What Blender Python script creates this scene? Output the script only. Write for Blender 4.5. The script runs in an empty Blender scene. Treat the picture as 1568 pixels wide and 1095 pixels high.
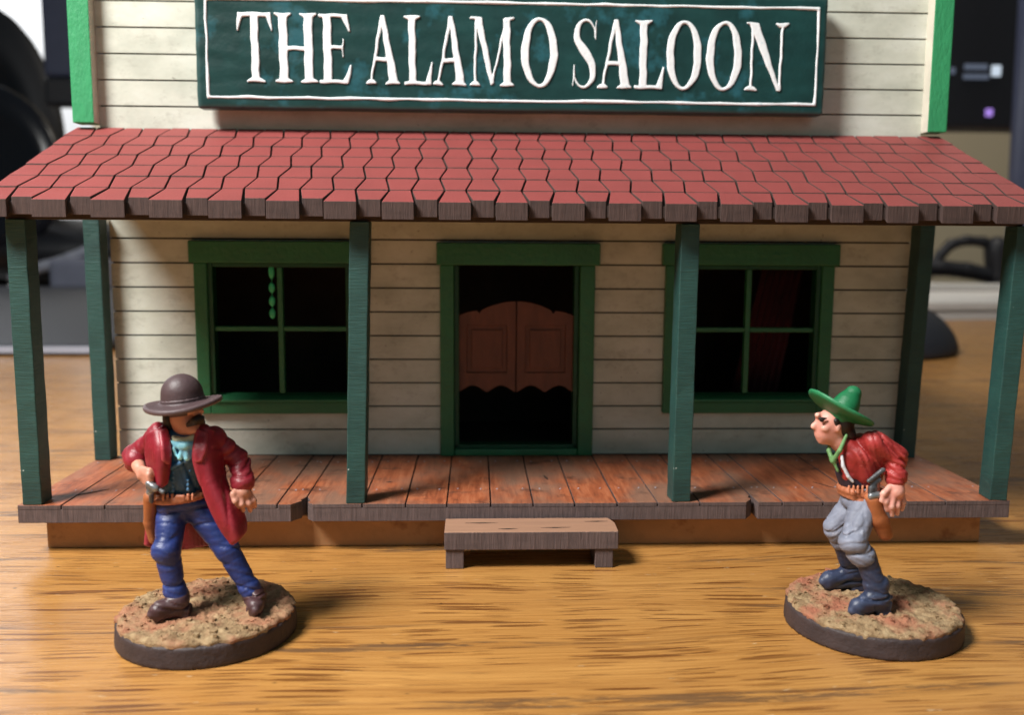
import bpy, math, random
import numpy as np
from mathutils import Vector, Matrix
C = bpy.context.scene
col = C.collection
rnd = random.Random(7)
# ------------------------------------------------------------------ camera (1 unit = 1 cm)
EYE = np.array([-.7448, -14.0561, 4.9005]); FPX = 1417.13
_ya, _pi, _ro = .0401, .1273, .0064
FW = np.array([math.sin(_ya)*math.cos(_pi), math.cos(_ya)*math.cos(_pi), -math.sin(_pi)])
_r = np.array([math.cos(_ya), -math.sin(_ya), 0.]); _u = np.cross(_r, FW)
RT = _r*math.cos(_ro) + _u*math.sin(_ro); UP = -_r*math.sin(_ro) + _u*math.cos(_ro)
def at(px, py, Y=None, Z=None):
    """point of the photograph -> point in the place, on the plane y=Y or z=Z"""
    d = FW*FPX + RT*(px-784) - UP*(py-547.5)
    t = (Y-EYE[1])/d[1] if Y is not None else (Z-EYE[2])/d[2]
    return EYE + d*t
cam = bpy.data.cameras.new('camera'); co = bpy.data.objects.new('camera', cam); col.objects.link(co)
M4 = Matrix.Identity(4)
for i in range(3):
    M4[i][0] = RT[i]; M4[i][1] = UP[i]; M4[i][2] = -FW[i]; M4[i][3] = EYE[i]
co.matrix_world = M4
cam.sensor_width = 36; cam.lens = FPX/1568*36; cam.clip_end = 1000; cam.clip_start = .1
cam.dof.use_dof = True; cam.dof.focus_distance = 12.9; cam.dof.aperture_fstop = .0325/.11
C.camera = co
# ------------------------------------------------------------------ light
w = bpy.data.worlds.new('World'); C.world = w; w.use_nodes = True
bg = w.node_tree.nodes['Background']; bg.inputs[0].default_value = (.62, .90, 1, 1); bg.inputs[1].default_value = .07
def area(name, loc, target, size, power, rgb):
    l = bpy.data.lights.new(name, 'AREA'); l.shape = 'DISK'; l.size = size; l.energy = power; l.color = rgb
    o = bpy.data.objects.new(name, l); col.objects.link(o); o.location = loc
    o.rotation_euler = (Vector(target)-Vector(loc)).to_track_quat('-Z', 'Y').to_euler(); return o
area('desk_lamp_light', (-22.5, -15, 34), (-1, 0, 2), 14, 33500, (1, .985, .95))
area('room_light', (20, -60, 60), (0, 10, 0), 40, 2500, (.80, .95, 1))
area('added_cool_fill', (12, -85, 24), (0, 0, 2), 50, 2400, (.42, .90, 1))  # added fill behind the camera, cools and lifts the porch shade
area('added_wall_light', (-105, 98, 62), (-80, 130, 35), 24, 95000, (.95, .97, 1))  # added lamp that brightens the white back wall; no window there
area('room_back_light', (40, 60, 75), (35, 110, 5), 30, 36000, (1, .93, .82))
C.view_settings.view_transform = 'Standard'; C.view_settings.look = 'None'
C.view_settings.exposure = 0; C.view_settings.gamma = 1; C.view_settings.use_curve_mapping = False

# ------------------------------------------------------------------ materials
def lin(c):
    return tuple(((v/255)/12.92 if v/255 <= .04045 else ((v/255+.055)/1.055)**2.4) for v in c) + (1,)
def newmat(name):
    m = bpy.data.materials.new(name); m.use_nodes = True
    nt = m.node_tree; return m, nt, nt.nodes['Principled BSDF']
def node(nt, t, **kw):
    n = nt.nodes.new(t)
    for k, v in kw.items():
        if hasattr(n, k): setattr(n, k, v)
    return n
def texco(nt, scale=(1, 1, 1), rot=(0, 0, 0), world=False):
    mp = node(nt, 'ShaderNodeMapping'); mp.inputs['Scale'].default_value = scale; mp.inputs['Rotation'].default_value = rot
    if world:
        g = node(nt, 'ShaderNodeNewGeometry'); nt.links.new(g.outputs['Position'], mp.inputs[0])
    else:
        tc = node(nt, 'ShaderNodeTexCoord'); nt.links.new(tc.outputs['Object'], mp.inputs[0])
    return mp.outputs[0]
def noise(nt, vec, scale, detail=4, rough=.55, dist=0):
    n = node(nt, 'ShaderNodeTexNoise'); n.inputs['Scale'].default_value = scale; n.inputs['Detail'].default_value = detail
    n.inputs['Roughness'].default_value = rough; n.inputs['Distortion'].default_value = dist
    nt.links.new(vec, n.inputs['Vector']); return n.outputs['Fac']
def ramp(nt, fac, stops):
    n = node(nt, 'ShaderNodeValToRGB'); e = n.color_ramp.elements
    while len(e) < len(stops): e.new(.5)
    for i, (p, c) in enumerate(stops):
        e[i].position = p; e[i].color = c if len(c) == 4 else tuple(c)+(1,)
    nt.links.new(fac, n.inputs[0]); return n.outputs[0]
def mix(nt, a, b, fac, mode='MIX'):
    n = node(nt, 'ShaderNodeMix'); n.data_type = 'RGBA'; n.blend_type = mode
    for s, v in ((n.inputs[6], a), (n.inputs[7], b), (n.inputs[0], fac)):
        if isinstance(v, (tuple, float, int)): s.default_value = v
        else: nt.links.new(v, s)
    return n.outputs[2]
def bump(nt, bs, h, strength=.3, dist=.02):
    b = node(nt, 'ShaderNodeBump'); b.inputs['Strength'].default_value = strength; b.inputs['Distance'].default_value = dist
    nt.links.new(h, b.inputs['Height']); nt.links.new(b.outputs[0], bs.inputs['Normal'])
def G(v): return (v, v, v, 1)
def sc(c, k): return tuple(min(1, v*k) for v in c[:3]) + (1,)

def paint(name, rgb, var=.18, rough=.5, nscale=3, bstr=.25, bscale=18, edge=0, spots=None, stretch=(1, 1, 1), world=False, spec=.5):
    """brushed model paint: blotchy tone, brush-mark bump, optional paler edges for wear and painted-on highlights"""
    m, nt, bs = newmat(name); c = lin(rgb)
    v = texco(nt, stretch, world=world)
    f = noise(nt, v, nscale, 5, .6)
    base = ramp(nt, f, [(.3, sc(c, 1-var)), (.7, sc(c, 1+var))])
    if spots:
        f2 = noise(nt, v, spots[1], 4, .65)
        base = mix(nt, base, lin(spots[0]), ramp(nt, f2, [(spots[2], G(0)), (spots[2]+.09, G(1))]))
    if edge:
        g = node(nt, 'ShaderNodeNewGeometry')
        pe = ramp(nt, g.outputs['Pointiness'], [(.505, G(0)), (.56, G(edge))])
        base = mix(nt, base, tuple(min(1, x*1.9+.06) for x in c[:3])+(1,), pe)
    nt.links.new(base, bs.inputs['Base Color'])
    bs.inputs['Roughness'].default_value = rough; bs.inputs['Specular IOR Level'].default_value = spec
    bump(nt, bs, noise(nt, v, bscale, 4, .6), bstr, .03)
    return m
MT = {}
def woodside(name, rgb, k=.35):
    m, nt, bs = newmat(name); c = lin(rgb)
    v = texco(nt, (30, 30, 2.2)); f = noise(nt, v, 1, 4, .7)
    v2 = texco(nt, (1.5, 1.5, 6)); f2 = noise(nt, v2, 1.6, 3, .5)
    a = ramp(nt, f, [(.3, sc(c, 1-k)), (.75, sc(c, 1+k))])
    nt.links.new(mix(nt, a, sc(c, .6), ramp(nt, f2, [(.5, G(0)), (.75, G(.6))])), bs.inputs['Base Color'])
    bs.inputs['Roughness'].default_value = .8
    bump(nt, bs, f, .5, .03); return m
MT['shingle_red'] = paint('shingle_red', (125, 52, 49), .13, .66, 1.1, .35, 26, edge=.2, spots=((190, 150, 142), 11, .76), spec=.3)
MT['shingle_side'] = woodside('shingle_side', (76, 58, 54))
MT['under'] = paint('under', (60, 48, 44), .2, .8)
MT['fascia_grey'] = woodside('fascia_grey', (98, 82, 80))
def siding_mat():
    m, nt, bs = newmat('siding_cream')
    v = texco(nt, (.5, 1, 1)); a = ramp(nt, noise(nt, v, 1.6, 6, .62), [(.32, lin((184, 188, 174))), (.5, lin((203, 206, 192))), (.7, lin((218, 221, 210)))])
    v2 = texco(nt, (1, 1, 1.6)); g = ramp(nt, noise(nt, v2, 3.2, 8, .75), [(.54, G(0)), (.74, G(.42))])
    a = mix(nt, a, lin((120, 114, 98)), g)
    v4 = texco(nt, (.35, 1, 7)); st = ramp(nt, noise(nt, v4, 2.2, 4, .7), [(.62, G(0)), (.85, G(.18))])
    a = mix(nt, a, lin((150, 150, 138)), st)
    v3 = texco(nt, (1, 1, 1)); d = ramp(nt, noise(nt, v3, 16, 2, .5), [(.74, G(0)), (.78, G(.7))])
    a = mix(nt, a, lin((80, 66, 50)), d)
    nt.links.new(a, bs.inputs['Base Color']); bs.inputs['Roughness'].default_value = .55
    bump(nt, bs, noise(nt, texco(nt, (4, 10, 14)), 2, 5, .6), .08, .02); return m
MT['siding'] = siding_mat()
MT['gap'] = paint('gap', (28, 22, 18), .1, .9)
def porch_top():
    m, nt, bs = newmat('porch_stain')
    v = texco(nt, (6, .8, 6)); v2 = texco(nt, (1, .7, 1))
    a = ramp(nt, noise(nt, v, 2, 5, .65, .4), [(.3, lin((122, 62, 38))), (.5, lin((162, 88, 54))), (.72, lin((186, 114, 78)))])
    b = ramp(nt, noise(nt, v2, .9, 4, .6), [(.42, G(0)), (.62, G(.75))])
    a = mix(nt, a, lin((126, 100, 84)), b)
    d = ramp(nt, noise(nt, texco(nt, (1, 1.5, 1), (0, 0, .4)), 1.5, 4, .7), [(.57, G(0)), (.68, G(.75))])
    a = mix(nt, a, lin((58, 36, 28)), d)
    g = node(nt, 'ShaderNodeObjectInfo')
    nt.links.new(a, bs.inputs['Base Color']); bs.inputs['Roughness'].default_value = .55
    bump(nt, bs, noise(nt, texco(nt, (16, 1.2, 16)), 2, 4, .6), .3, .02); return m
MT['porch'] = porch_top()
MT['tread'] = paint('tread', (144, 106, 82), .2, .7, 1.5, .5, 6, stretch=(.6, 6, 6), edge=.3)
def post_mat():
    m, nt, bs = newmat('post_teal')
    v = texco(nt, (3, 3, 26)); f = noise(nt, v, 1.3, 4, .65)
    f2 = noise(nt, texco(nt), 1.4, 5, .6)
    a = ramp(nt, f2, [(.3, lin((30, 62, 60))), (.7, lin((44, 84, 78)))])
    a = mix(nt, a, lin((96, 132, 126)), ramp(nt, f, [(.6, G(0)), (.8, G(.25))]))
    sp = ramp(nt, noise(nt, texco(nt), 7, 3, .5), [(.75, G(0)), (.77, G(1))])
    a = mix(nt, a, lin((196, 206, 200)), sp)
    nt.links.new(a, bs.inputs['Base Color']); bs.inputs['Roughness'].default_value = .5
    bump(nt, bs, f, .35, .03); return m
MT['post'] = post_mat()
MT['trim_green'] = paint('trim_green', (38, 134, 84), .16, .42, 2, .5, 9, stretch=(2, 2, .8), edge=.3)
MT['trim_inner'] = paint('trim_inner', (206, 200, 184), .1, .6, 2)
MT['frame_green'] = paint('frame_green', (12, 90, 48), .28, .42, 2.4, .55, 9, edge=.35, spots=((16, 80, 44), 2.5, .60))
MT['frame_dark'] = paint('frame_dark', (12, 74, 42), .2, .45, 3, .3)
MT['sign_green'] = paint('sign_green', (20, 56, 54), .3, .36, 1.5, .3, 5, edge=.5, spots=((36, 86, 94), 1.1, .56))
MT['sign_white'] = paint('sign_white', (240, 244, 246), .05, .5, 5, .3, 14, spots=((170, 205, 218), 7, .66))
MT['batwing'] = paint('batwing', (112, 60, 42), .2, .5, 2.2, .3, 8, stretch=(3, 1, .8))
MT['interior'] = paint('interior', (64, 48, 38), .3, .9, 1)
MT['drape'] = paint('drape', (80, 26, 30), .3, .8, 2)
MT['mdf'] = paint('mdf', (176, 128, 84), .14, .75, 2, .2, 12, spots=((140, 92, 56), 1.2, .58))
def table_mat():
    """varnished oak: fine fibre, cathedral bands, spindle-shaped open pores, worn dark streaks, nicks"""
    m, nt, bs = newmat('oak_table'); L = nt.links
    warp = node(nt, 'ShaderNodeVectorMath'); warp.operation = 'ADD'
    wn = node(nt, 'ShaderNodeTexNoise'); wn.inputs['Scale'].default_value = 1; wn.inputs['Detail'].default_value = 2
    L.new(texco(nt, (.09, .25, 1)), wn.inputs['Vector'])
    ws = node(nt, 'ShaderNodeVectorMath'); ws.operation = 'MULTIPLY'; L.new(wn.outputs['Color'], ws.inputs[0]); ws.inputs[1].default_value = (0, 1.6, 0)
    L.new(texco(nt), warp.inputs[0]); L.new(ws.outputs[0], warp.inputs[1])
    def V(sx, sy, off=0):
        mp = node(nt, 'ShaderNodeMapping'); mp.inputs['Scale'].default_value = (sx, sy, 1); mp.inputs['Location'].default_value = (off, off*1.7, 0)
        L.new(warp.outputs[0], mp.inputs[0]); return mp.outputs[0]
    a = ramp(nt, noise(nt, V(.10, .9), 1.2, 4, .6), [(.28, lin((162, 108, 50))), (.48, lin((182, 124, 60))), (.72, lin((202, 146, 78)))])
    fib = noise(nt, V(.3, 26), 1, 6, .8)
    a = mix(nt, a, ramp(nt, fib, [(.34, lin((120, 72, 30))), (.66, lin((220, 166, 96)))]), .55)
    band = noise(nt, V(.07, 1.6, 3), 1.4, 4, .6)
    a = mix(nt, a, lin((120, 72, 32)), ramp(nt, band, [(.54, G(0)), (.64, G(.28))]))
    def spind(sx, sy, thr, off, rnd_=1):
        vo = node(nt, 'ShaderNodeTexVoronoi'); vo.inputs['Scale'].default_value = 1; vo.inputs['Randomness'].default_value = rnd_; vo.voronoi_dimensions = '2D'
        L.new(V(sx, sy, off), vo.inputs['Vector'])
        sep = node(nt, 'ShaderNodeSeparateColor'); L.new(vo.outputs['Color'], sep.inputs[0])
        sz = node(nt, 'ShaderNodeMath'); sz.operation = 'MULTIPLY'; L.new(sep.outputs[0], sz.inputs[0]); sz.inputs[1].default_value = thr
        nn = noise(nt, V(sx*4, sy*2.5, off), 1, 3, .6)
        ad = node(nt, 'ShaderNodeMath'); ad.operation = 'MULTIPLY_ADD'; L.new(nn, ad.inputs[0]); ad.inputs[1].default_value = .28; L.new(vo.outputs['Distance'], ad.inputs[2])
        d = node(nt, 'ShaderNodeMath'); d.operation = 'SUBTRACT'; L.new(sz.outputs[0], d.inputs[0]); L.new(ad.outputs[0], d.inputs[1])
        return ramp(nt, d.outputs[0], [(0, G(0)), (.07, G(1))])
    zone = ramp(nt, noise(nt, V(.10, .55, 8), 1.3, 3, .6), [(.40, G(.05)), (.52, G(1))])
    p1 = mix(nt, spind(.55, 8.5, .50, .3), zone, 1., 'MULTIPLY')
    zone2 = ramp(nt, noise(nt, V(.12, .7, 21), 1.3, 3, .6), [(.36, G(.25)), (.55, G(1))])
    p2 = mix(nt, spind(.95, 23, .55, 5.1), zone2, 1., 'MULTIPLY')
    p = mix(nt, p1, p2, 1., 'ADD')
    a = mix(nt, a, lin((104, 58, 24)), mix(nt, p, G(.8), 1., 'MULTIPLY'))
    # worn, greyed streak bands and scratches
    s1 = noise(nt, V(.10, 1.3, 40), 1.2, 3, .6); s2 = noise(nt, V(.9, 9, 11), 1, 5, .75)
    st = mix(nt, ramp(nt, s1, [(.57, G(0)), (.63, G(1))]), ramp(nt, s2, [(.45, G(0)), (.52, G(.8))]), 1., 'MULTIPLY')
    a = mix(nt, a, lin((92, 68, 50)), st)
    k = ramp(nt, noise(nt, V(1.6, 9, 2), 1.7, 3, .6), [(.70, G(0)), (.73, G(.55))])
    a = mix(nt, a, lin((232, 212, 176)), k)
    sp = ramp(nt, noise(nt, texco(nt, (1, 1.6, 1)), 4.5, 2, .4), [(.76, G(0)), (.775, G(.85))])
    a = mix(nt, a, lin((44, 30, 22)), sp)
    L.new(a, bs.inputs['Base Color'])
    L.new(ramp(nt, s2, [(.3, G(.2)), (.7, G(.42))]), bs.inputs['Roughness']); bs.inputs['Specular IOR Level'].default_value = .45
    bs.inputs['Coat Weight'].default_value = .15; bs.inputs['Coat Roughness'].default_value = .2
    iv = node(nt, 'ShaderNodeInvert'); L.new(p, iv.inputs['Color'])
    hh = mix(nt, iv.outputs[0], fib, .35)
    bump(nt, bs, hh, .4, .02); return m
MT['table'] = table_mat()
def sand_mat(name, red, seedrot):
    m, nt, bs = newmat(name)
    v = texco(nt, rot=(0, 0, seedrot))
    a = ramp(nt, noise(nt, v, 7, 6, .7), [(.3, lin((112, 88, 62))), (.5, lin((164, 136, 102))), (.7, lin((196, 170, 132)))])
    r = ramp(nt, noise(nt, v, 1.5, 4, .6), [(.44, G(0)), (.6, G(red))])
    a = mix(nt, a, lin((180, 112, 88)), r)
    d = ramp(nt, noise(nt, v, 9, 3, .6), [(.69, G(0)), (.74, G(.7))])
    a = mix(nt, a, lin((70, 48, 36)), d)
    nt.links.new(a, bs.inputs['Base Color']); bs.inputs['Roughness'].default_value = .95; bs.inputs['Specular IOR Level'].default_value = .2
    bump(nt, bs, noise(nt, v, 16, 5, .7), .9, .05); return m
MT['sand_a'] = sand_mat('sand_a', .6, .3); MT['sand_b'] = sand_mat('sand_b', .85, 2.1)
MT['base_rim'] = paint('base_rim', (62, 50, 50), .25, .6, 3, .5, 14)
fig = dict(var=.22, rough=.42, nscale=4, bstr=.25, bscale=22, edge=.8)
MT['skin'] = paint('skin', (196, 134, 112), .12, .5, 4, .2, 20, edge=.5)
MT['skin_pink'] = paint('skin_pink', (216, 148, 132), .12, .5, 4, .2, 20, edge=.6)
MT['coat_red'] = paint('coat_red', (134, 26, 40), **fig, spots=((176, 66, 80), 6, .64))
MT['shirt_blue'] = paint('shirt_blue', (26, 78, 112), **fig, spots=((96, 160, 190), 9, .64))
MT['scarf_blue'] = paint('scarf_blue', (120, 182, 206), **fig)
MT['collar'] = paint('collar', (210, 206, 170), .1)
MT['jeans'] = paint('jeans', (34, 50, 108), **fig, spots=((72, 100, 164), 7, .64))
MT['boot_brown'] = paint('boot_brown', (66, 40, 42), **fig, spots=((116, 84, 84), 8, .64))
MT['leather'] = paint('leather', (150, 84, 44), **fig, spots=((186, 124, 76), 6, .62))
MT['belt_tan'] = paint('belt_tan', (160, 94, 62), **fig)
MT['hat_brown'] = paint('hat_brown', (76, 58, 60), .12, .5, 3, .2, 20, edge=.5)
MT['hair'] = paint('hair', (26, 16, 14), .2, .5)
MT['gunmetal'] = paint('gunmetal', (44, 46, 50), .2, .35, edge=1)
MT['silver'] = paint('silver', (110, 112, 114), .2, .3, edge=1)
MT['silver'].node_tree.nodes['Principled BSDF'].inputs['Metallic'].default_value = .6
MT['hat_green'] = paint('hat_green', (18, 108, 64), .15, .5, 3, .2, 20, edge=.5)
MT['shirt_red'] = paint('shirt_red', (150, 42, 40), **fig, spots=((204, 104, 96), 6, .64))
MT['scarf_green'] = paint('scarf_green', (92, 134, 80), .12, .6, edge=.2)
MT['trim_white'] = paint('trim_white', (214, 216, 222), .1, .5)
MT['vest_dark'] = paint('vest_dark', (44, 34, 48), .2, .6)
MT['trousers_grey'] = paint('trousers_grey', (122, 126, 142), .2, .6, 4, .25, 22, edge=.6, spots=((176, 180, 194), 7, .62))
MT['boot_blue'] = paint('boot_blue', (48, 56, 80), **fig, spots=((104, 116, 146), 7, .62))
MT['black_plastic'] = paint('black_plastic', (24, 25, 32), .1, .55, 2, .05)
MT['gloss_black'] = paint('gloss_black', (26, 27, 34), .1, .25, 2, .03)
MT['charcoal'] = paint('charcoal', (38, 40, 48), .1, .6, 2, .1)
MT['blue_grey'] = paint('blue_grey', (58, 64, 88), .08, .5, 1, .05)
MT['pale_grey'] = paint('pale_grey', (170, 172, 186), .06, .6, 1, .05)
MT['mid_grey'] = paint('mid_grey', (130, 132, 150), .06, .6, 1, .05)
MT['paper'] = paint('paper', (214, 210, 206), .05, .8, 1, .05)
MT['wall_paint'] = paint('wall_paint', (196, 180, 152), .05, .9, .05, .05, 2)
MT['white_wall'] = paint('white_wall', (240, 240, 240), .02, .9, .05, .05, 2)
MT['carpet'] = paint('carpet', (70, 62, 56), .2, .95, .3, .2, 2)
def emis(name, rgb, s):
    m, nt, bs = newmat(name); bs.inputs['Emission Color'].default_value = lin(rgb); bs.inputs['Emission Strength'].default_value = s
    bs.inputs['Base Color'].default_value = (0, 0, 0, 1); return m
MT['led_white'] = emis('led_white', (225, 240, 255), .8)
MT['led_dim'] = emis('led_dim', (170, 185, 215), .22)
MT['led_violet'] = emis('led_violet', (190, 150, 255), .8)
MT['glint_green'] = paint('glint_green', (70, 200, 140), .1, .3)  # pale green standing in for glints of light at the left window

# ------------------------------------------------------------------ object helpers
def tag(o, label=None, cat=None, group=None, kind=None):
    if label: o['label'] = label
    if cat: o['category'] = cat
    if group: o['group'] = group
    if kind: o['kind'] = kind
    return o
def thing(name, label, cat, loc=(0, 0, 0), group=None):
    o = bpy.data.objects.new(name, None); col.objects.link(o); o.location = loc; o.empty_display_size = .3
    return tag(o, label, cat, group)
class MB:
    """collects solids; slot 0 / 1 materials"""
    def __init__(s): s.v = []; s.f = []; s.m = []
    def add(s, vs, fs, ms):
        k = len(s.v); s.v += [tuple(map(float, q)) for q in vs]; s.f += [[i+k for i in f] for f in fs]; s.m += ms; return s
    def box(s, x0, x1, y0, y1, z0, z1, mt=0, ms=0):
        return s.prism([(x0, y0), (x1, y0), (x1, y1), (x0, y1)], z0, z1, mt, ms)
    def prism(s, poly, z0, z1, mt=0, ms=0, T=None):
        n = len(poly); a = sum(poly[i][0]*poly[(i+1) % n][1]-poly[(i+1) % n][0]*poly[i][1] for i in range(n))
        if a < 0: poly = poly[::-1]
        g = (lambda z, x, y: z(x, y)) if callable(z1) else None
        vs = [(x, y, z0(x, y) if callable(z0) else z0) for x, y in poly] + [(x, y, z1(x, y) if callable(z1) else z1) for x, y in poly]
        if T: vs = [T(*q) for q in vs]
        fs = [list(range(n))[::-1], list(range(n, 2*n))] + [[i, (i+1) % n, (i+1) % n+n, i+n] for i in range(n)]
        return s.add(vs, fs, [ms, mt]+[ms]*n)
    def tube(s, pts, r, n=12, caps=True, m=0):
        pts = [Vector(p) for p in pts]; rs = r if isinstance(r, (list, tuple)) else [r]*len(pts)
        vs = []; up = Vector((0, 0, 1))
        for i, p in enumerate(pts):
            t = (pts[min(i+1, len(pts)-1)]-pts[max(i-1, 0)]).normalized()
            a = t.cross(up if abs(t.z) < .95 else Vector((0, 1, 0))).normalized(); b = t.cross(a)
            for k in range(n):
                th = 2*math.pi*k/n; vs.append(p+(a*math.cos(th)+b*math.sin(th))*rs[i])
        fs = [[i*n+k, i*n+(k+1) % n, (i+1)*n+(k+1) % n, (i+1)*n+k] for i in range(len(pts)-1) for k in range(n)]
        if caps: fs += [list(range(n)), list(range((len(pts)-1)*n, len(pts)*n))[::-1]]
        return s.add(vs, fs, [m]*len(fs))
    def build(s, name, mats, parent=None, bevel=0, smooth=False, label=None, loc=None):
        me = bpy.data.meshes.new(name); me.from_pydata(s.v, [], s.f)
        for m in (mats if isinstance(mats, (list, tuple)) else [mats]): me.materials.append(MT[m] if isinstance(m, str) else m)
        me.polygons.foreach_set('material_index', s.m)
        if smooth: me.polygons.foreach_set('use_smooth', [True]*len(s.f))
        me.update(); me.validate()
        import bmesh
        b = bmesh.new(); b.from_mesh(me); bmesh.ops.recalc_face_normals(b, faces=b.faces); b.to_mesh(me); b.free()
        o = bpy.data.objects.new(name, me); col.objects.link(o)
        if parent: o.parent = parent
        if loc: o.location = loc
        if bevel:
            bm_ = o.modifiers.new('Bevel', 'BEVEL'); bm_.width = bevel; bm_.segments = 2; bm_.limit_method = 'ANGLE'; bm_.angle_limit = .6
        if label: o['label'] = label
        return o
def box(name, x0, x1, y0, y1, z0, z1, mat, parent=None, bevel=.012): return MB().box(x0, x1, y0, y1, z0, z1).build(name, mat, parent, bevel)

# ------------------------------------------------------------------ sculpting: signed distance fields -> surface nets
def A(*v): return np.array(v, dtype=np.float32)
def ss(p0, p1, x):
    t = np.clip((x-p0)/(p1-p0), 0, 1); return t*t*(3-2*t)
class Sdf:
    def __init__(s): s.ops = []
    def cap(s, a, b, ra, rb=None, k=.05, sub=False):
        a = A(*a); b = A(*b); rb = ra if rb is None else rb
        def f(X):
            ab = b-a; L = float(ab@ab)+1e-9; t = np.clip(((X-a)@ab)/L, 0, 1)
            return np.linalg.norm(X-a-t[..., None]*ab, axis=-1)-(ra+t*(rb-ra))
        m = max(ra, rb); s.ops.append((f, np.minimum(a, b)-m, np.maximum(a, b)+m, k, sub)); return s
    def chain(s, pts, rs, k=.05):
        rs = rs if isinstance(rs, (list, tuple)) else [rs]*len(pts)
        for i in range(len(pts)-1): s.cap(pts[i], pts[i+1], rs[i], rs[i+1], k)
        return s
    def ell(s, c, r, rot=None, k=.05, sub=False):
        c = A(*c); r = A(*r); R = np.array(rot.to_matrix(), dtype=np.float32) if rot is not None else np.eye(3, dtype=np.float32)
        def f(X):
            q = (X-c)@R; n = np.linalg.norm(q/r, axis=-1); g = np.linalg.norm(q/(r*r), axis=-1)+1e-6
            return n*(n-1)/g
        m = float(r.max()); s.ops.append((f, c-m, c+m, k, sub)); return s
    def bx(s, c, h, rd=.02, rot=None, k=.02, sub=False):
        c = A(*c); h = A(*h)-rd; R = np.array(rot.to_matrix(), dtype=np.float32) if rot is not None else np.eye(3, dtype=np.float32)
        def f(X):
            q = np.abs((X-c)@R)-h
            return np.linalg.norm(np.maximum(q, 0), axis=-1)+np.minimum(q.max(axis=-1), 0)-rd
        m = float(np.linalg.norm(h))+rd; s.ops.append((f, c-m, c+m, k, sub)); return s
    def sheet(s, rows, r, n=(9, 9), k=.03):
        """thick bent cloth panel through a grid of control points"""
        g = np.array(rows, dtype=np.float32)
        def rs_(g, n, ax):
            g = np.moveaxis(g, ax, 0); m = len(g); t = np.linspace(0, m-1, n); i = np.clip(t.astype(int), 0, m-2); u = (t-i)[:, None, None]
            P = lambda j: g[np.clip(j, 0, m-1)]
            o = .5*(2*P(i)+(P(i+1)-P(i-1))*u+(2*P(i-1)-5*P(i)+4*P(i+1)-P(i+2))*u**2+(3*P(i)-P(i-1)-3*P(i+1)+P(i+2))*u**3)
            return np.moveaxis(o, 0, ax)
        g = rs_(rs_(g, n[0], 0), n[1], 1).reshape(-1, 3)
        def f(X):
            sh = X.shape[:-1]; Y = X.reshape(-1, 3); d = np.full(len(Y), 9., np.float32)
            for p in g: np.minimum(d, ((Y-p)**2).sum(1), out=d)
            return np.sqrt(d).reshape(sh)-r
        s.ops.append((f, g.min(0)-r, g.max(0)+r, k, False)); return s
    def mod(s, f, lo=None, hi=None): s.ops.append((f, None, None, 0, 'mod')); return s
    def fold(s, c, d, amp, freq, rad, ph=0):
        """pinched cloth: narrow carved creases with soft rolls between them"""
        c = A(*c); d = A(*d); d = d/np.linalg.norm(d)
        def f(X, D):
            g = np.exp(-((X-c)**2).sum(-1)/rad**2); t = (X-c)@d
            a = freq*.42*t+ph+1.5*np.sin(4.5*X[..., 0]+3.5*X[..., 1]+1.5*X[..., 2])
            b = freq*.7*t+2.3*np.sin(6*X[..., 0]-4*X[..., 1])+1.1
            return D+amp*g*(2.2*(1-np.abs(np.sin(a)))**3+1.0*(1-np.abs(np.sin(b)))**4-.6)
        return s.mod(f)
    def mesh(s, name, mat, parent=None, h=.02, label=None, smooth=1, rough=0):
        lo = np.min([o[1] for o in s.ops if o[1] is not None], axis=0)-.08; hi = np.max([o[2] for o in s.ops if o[2] is not None], axis=0)+.08
        n = np.ceil((hi-lo)/h).astype(int)+1
        ax = [lo[i]+h*np.arange(n[i], dtype=np.float32) for i in range(3)]
        X = np.stack(np.meshgrid(*ax, indexing='ij'), -1).astype(np.float32)
        D = np.full(X.shape[:3], 1., np.float32)
        for f, l, u, k, sub in s.ops:
            if sub == 'mod': D = f(X, D); continue
            a = np.clip(((l-.18-lo)/h).astype(int), 0, n); b = np.clip(((u+.18-lo)/h).astype(int)+2, 0, n)
            sl = tuple(slice(a[i], b[i]) for i in range(3)); d = f(X[sl]); e = D[sl]
            if sub: 
                hh = np.clip(.5-.5*(e+d)/k, 0, 1); D[sl] = e*(1-hh)-d*hh+k*hh*(1-hh)
            else:
                hh = np.clip(.5+.5*(e-d)/k, 0, 1); D[sl] = e*(1-hh)+d*hh-k*hh*(1-hh)
        if rough:
            D = D+rough*(np.sin(X[..., 0]*31+2*np.sin(X[..., 2]*17))*np.sin(X[..., 1]*27+X[..., 2]*9)*np.sin(X[..., 2]*33+X[..., 0]*11))
        v, q = nets(D, lo, h)
        me = bpy.data.meshes.new(name); me.vertices.add(len(v)); me.vertices.foreach_set('co', v.astype(np.float32).ravel())
        me.loops.add(len(q)*4); me.loops.foreach_set('vertex_index', q.astype(np.int32).ravel())
        me.polygons.add(len(q)); me.polygons.foreach_set('loop_start', np.arange(0, len(q)*4, 4, dtype=np.int32))
        me.polygons.foreach_set('use_smooth', [True]*len(q)); me.update(calc_edges=True); me.validate()
        me.materials.append(MT[mat]); o = bpy.data.objects.new(name, me); col.objects.link(o)
        if smooth: sm = o.modifiers.new('Smooth', 'SMOOTH'); sm.iterations = smooth; sm.factor = .5
        if parent: o.parent = parent
        if label: o['label'] = label
        return o
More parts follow.
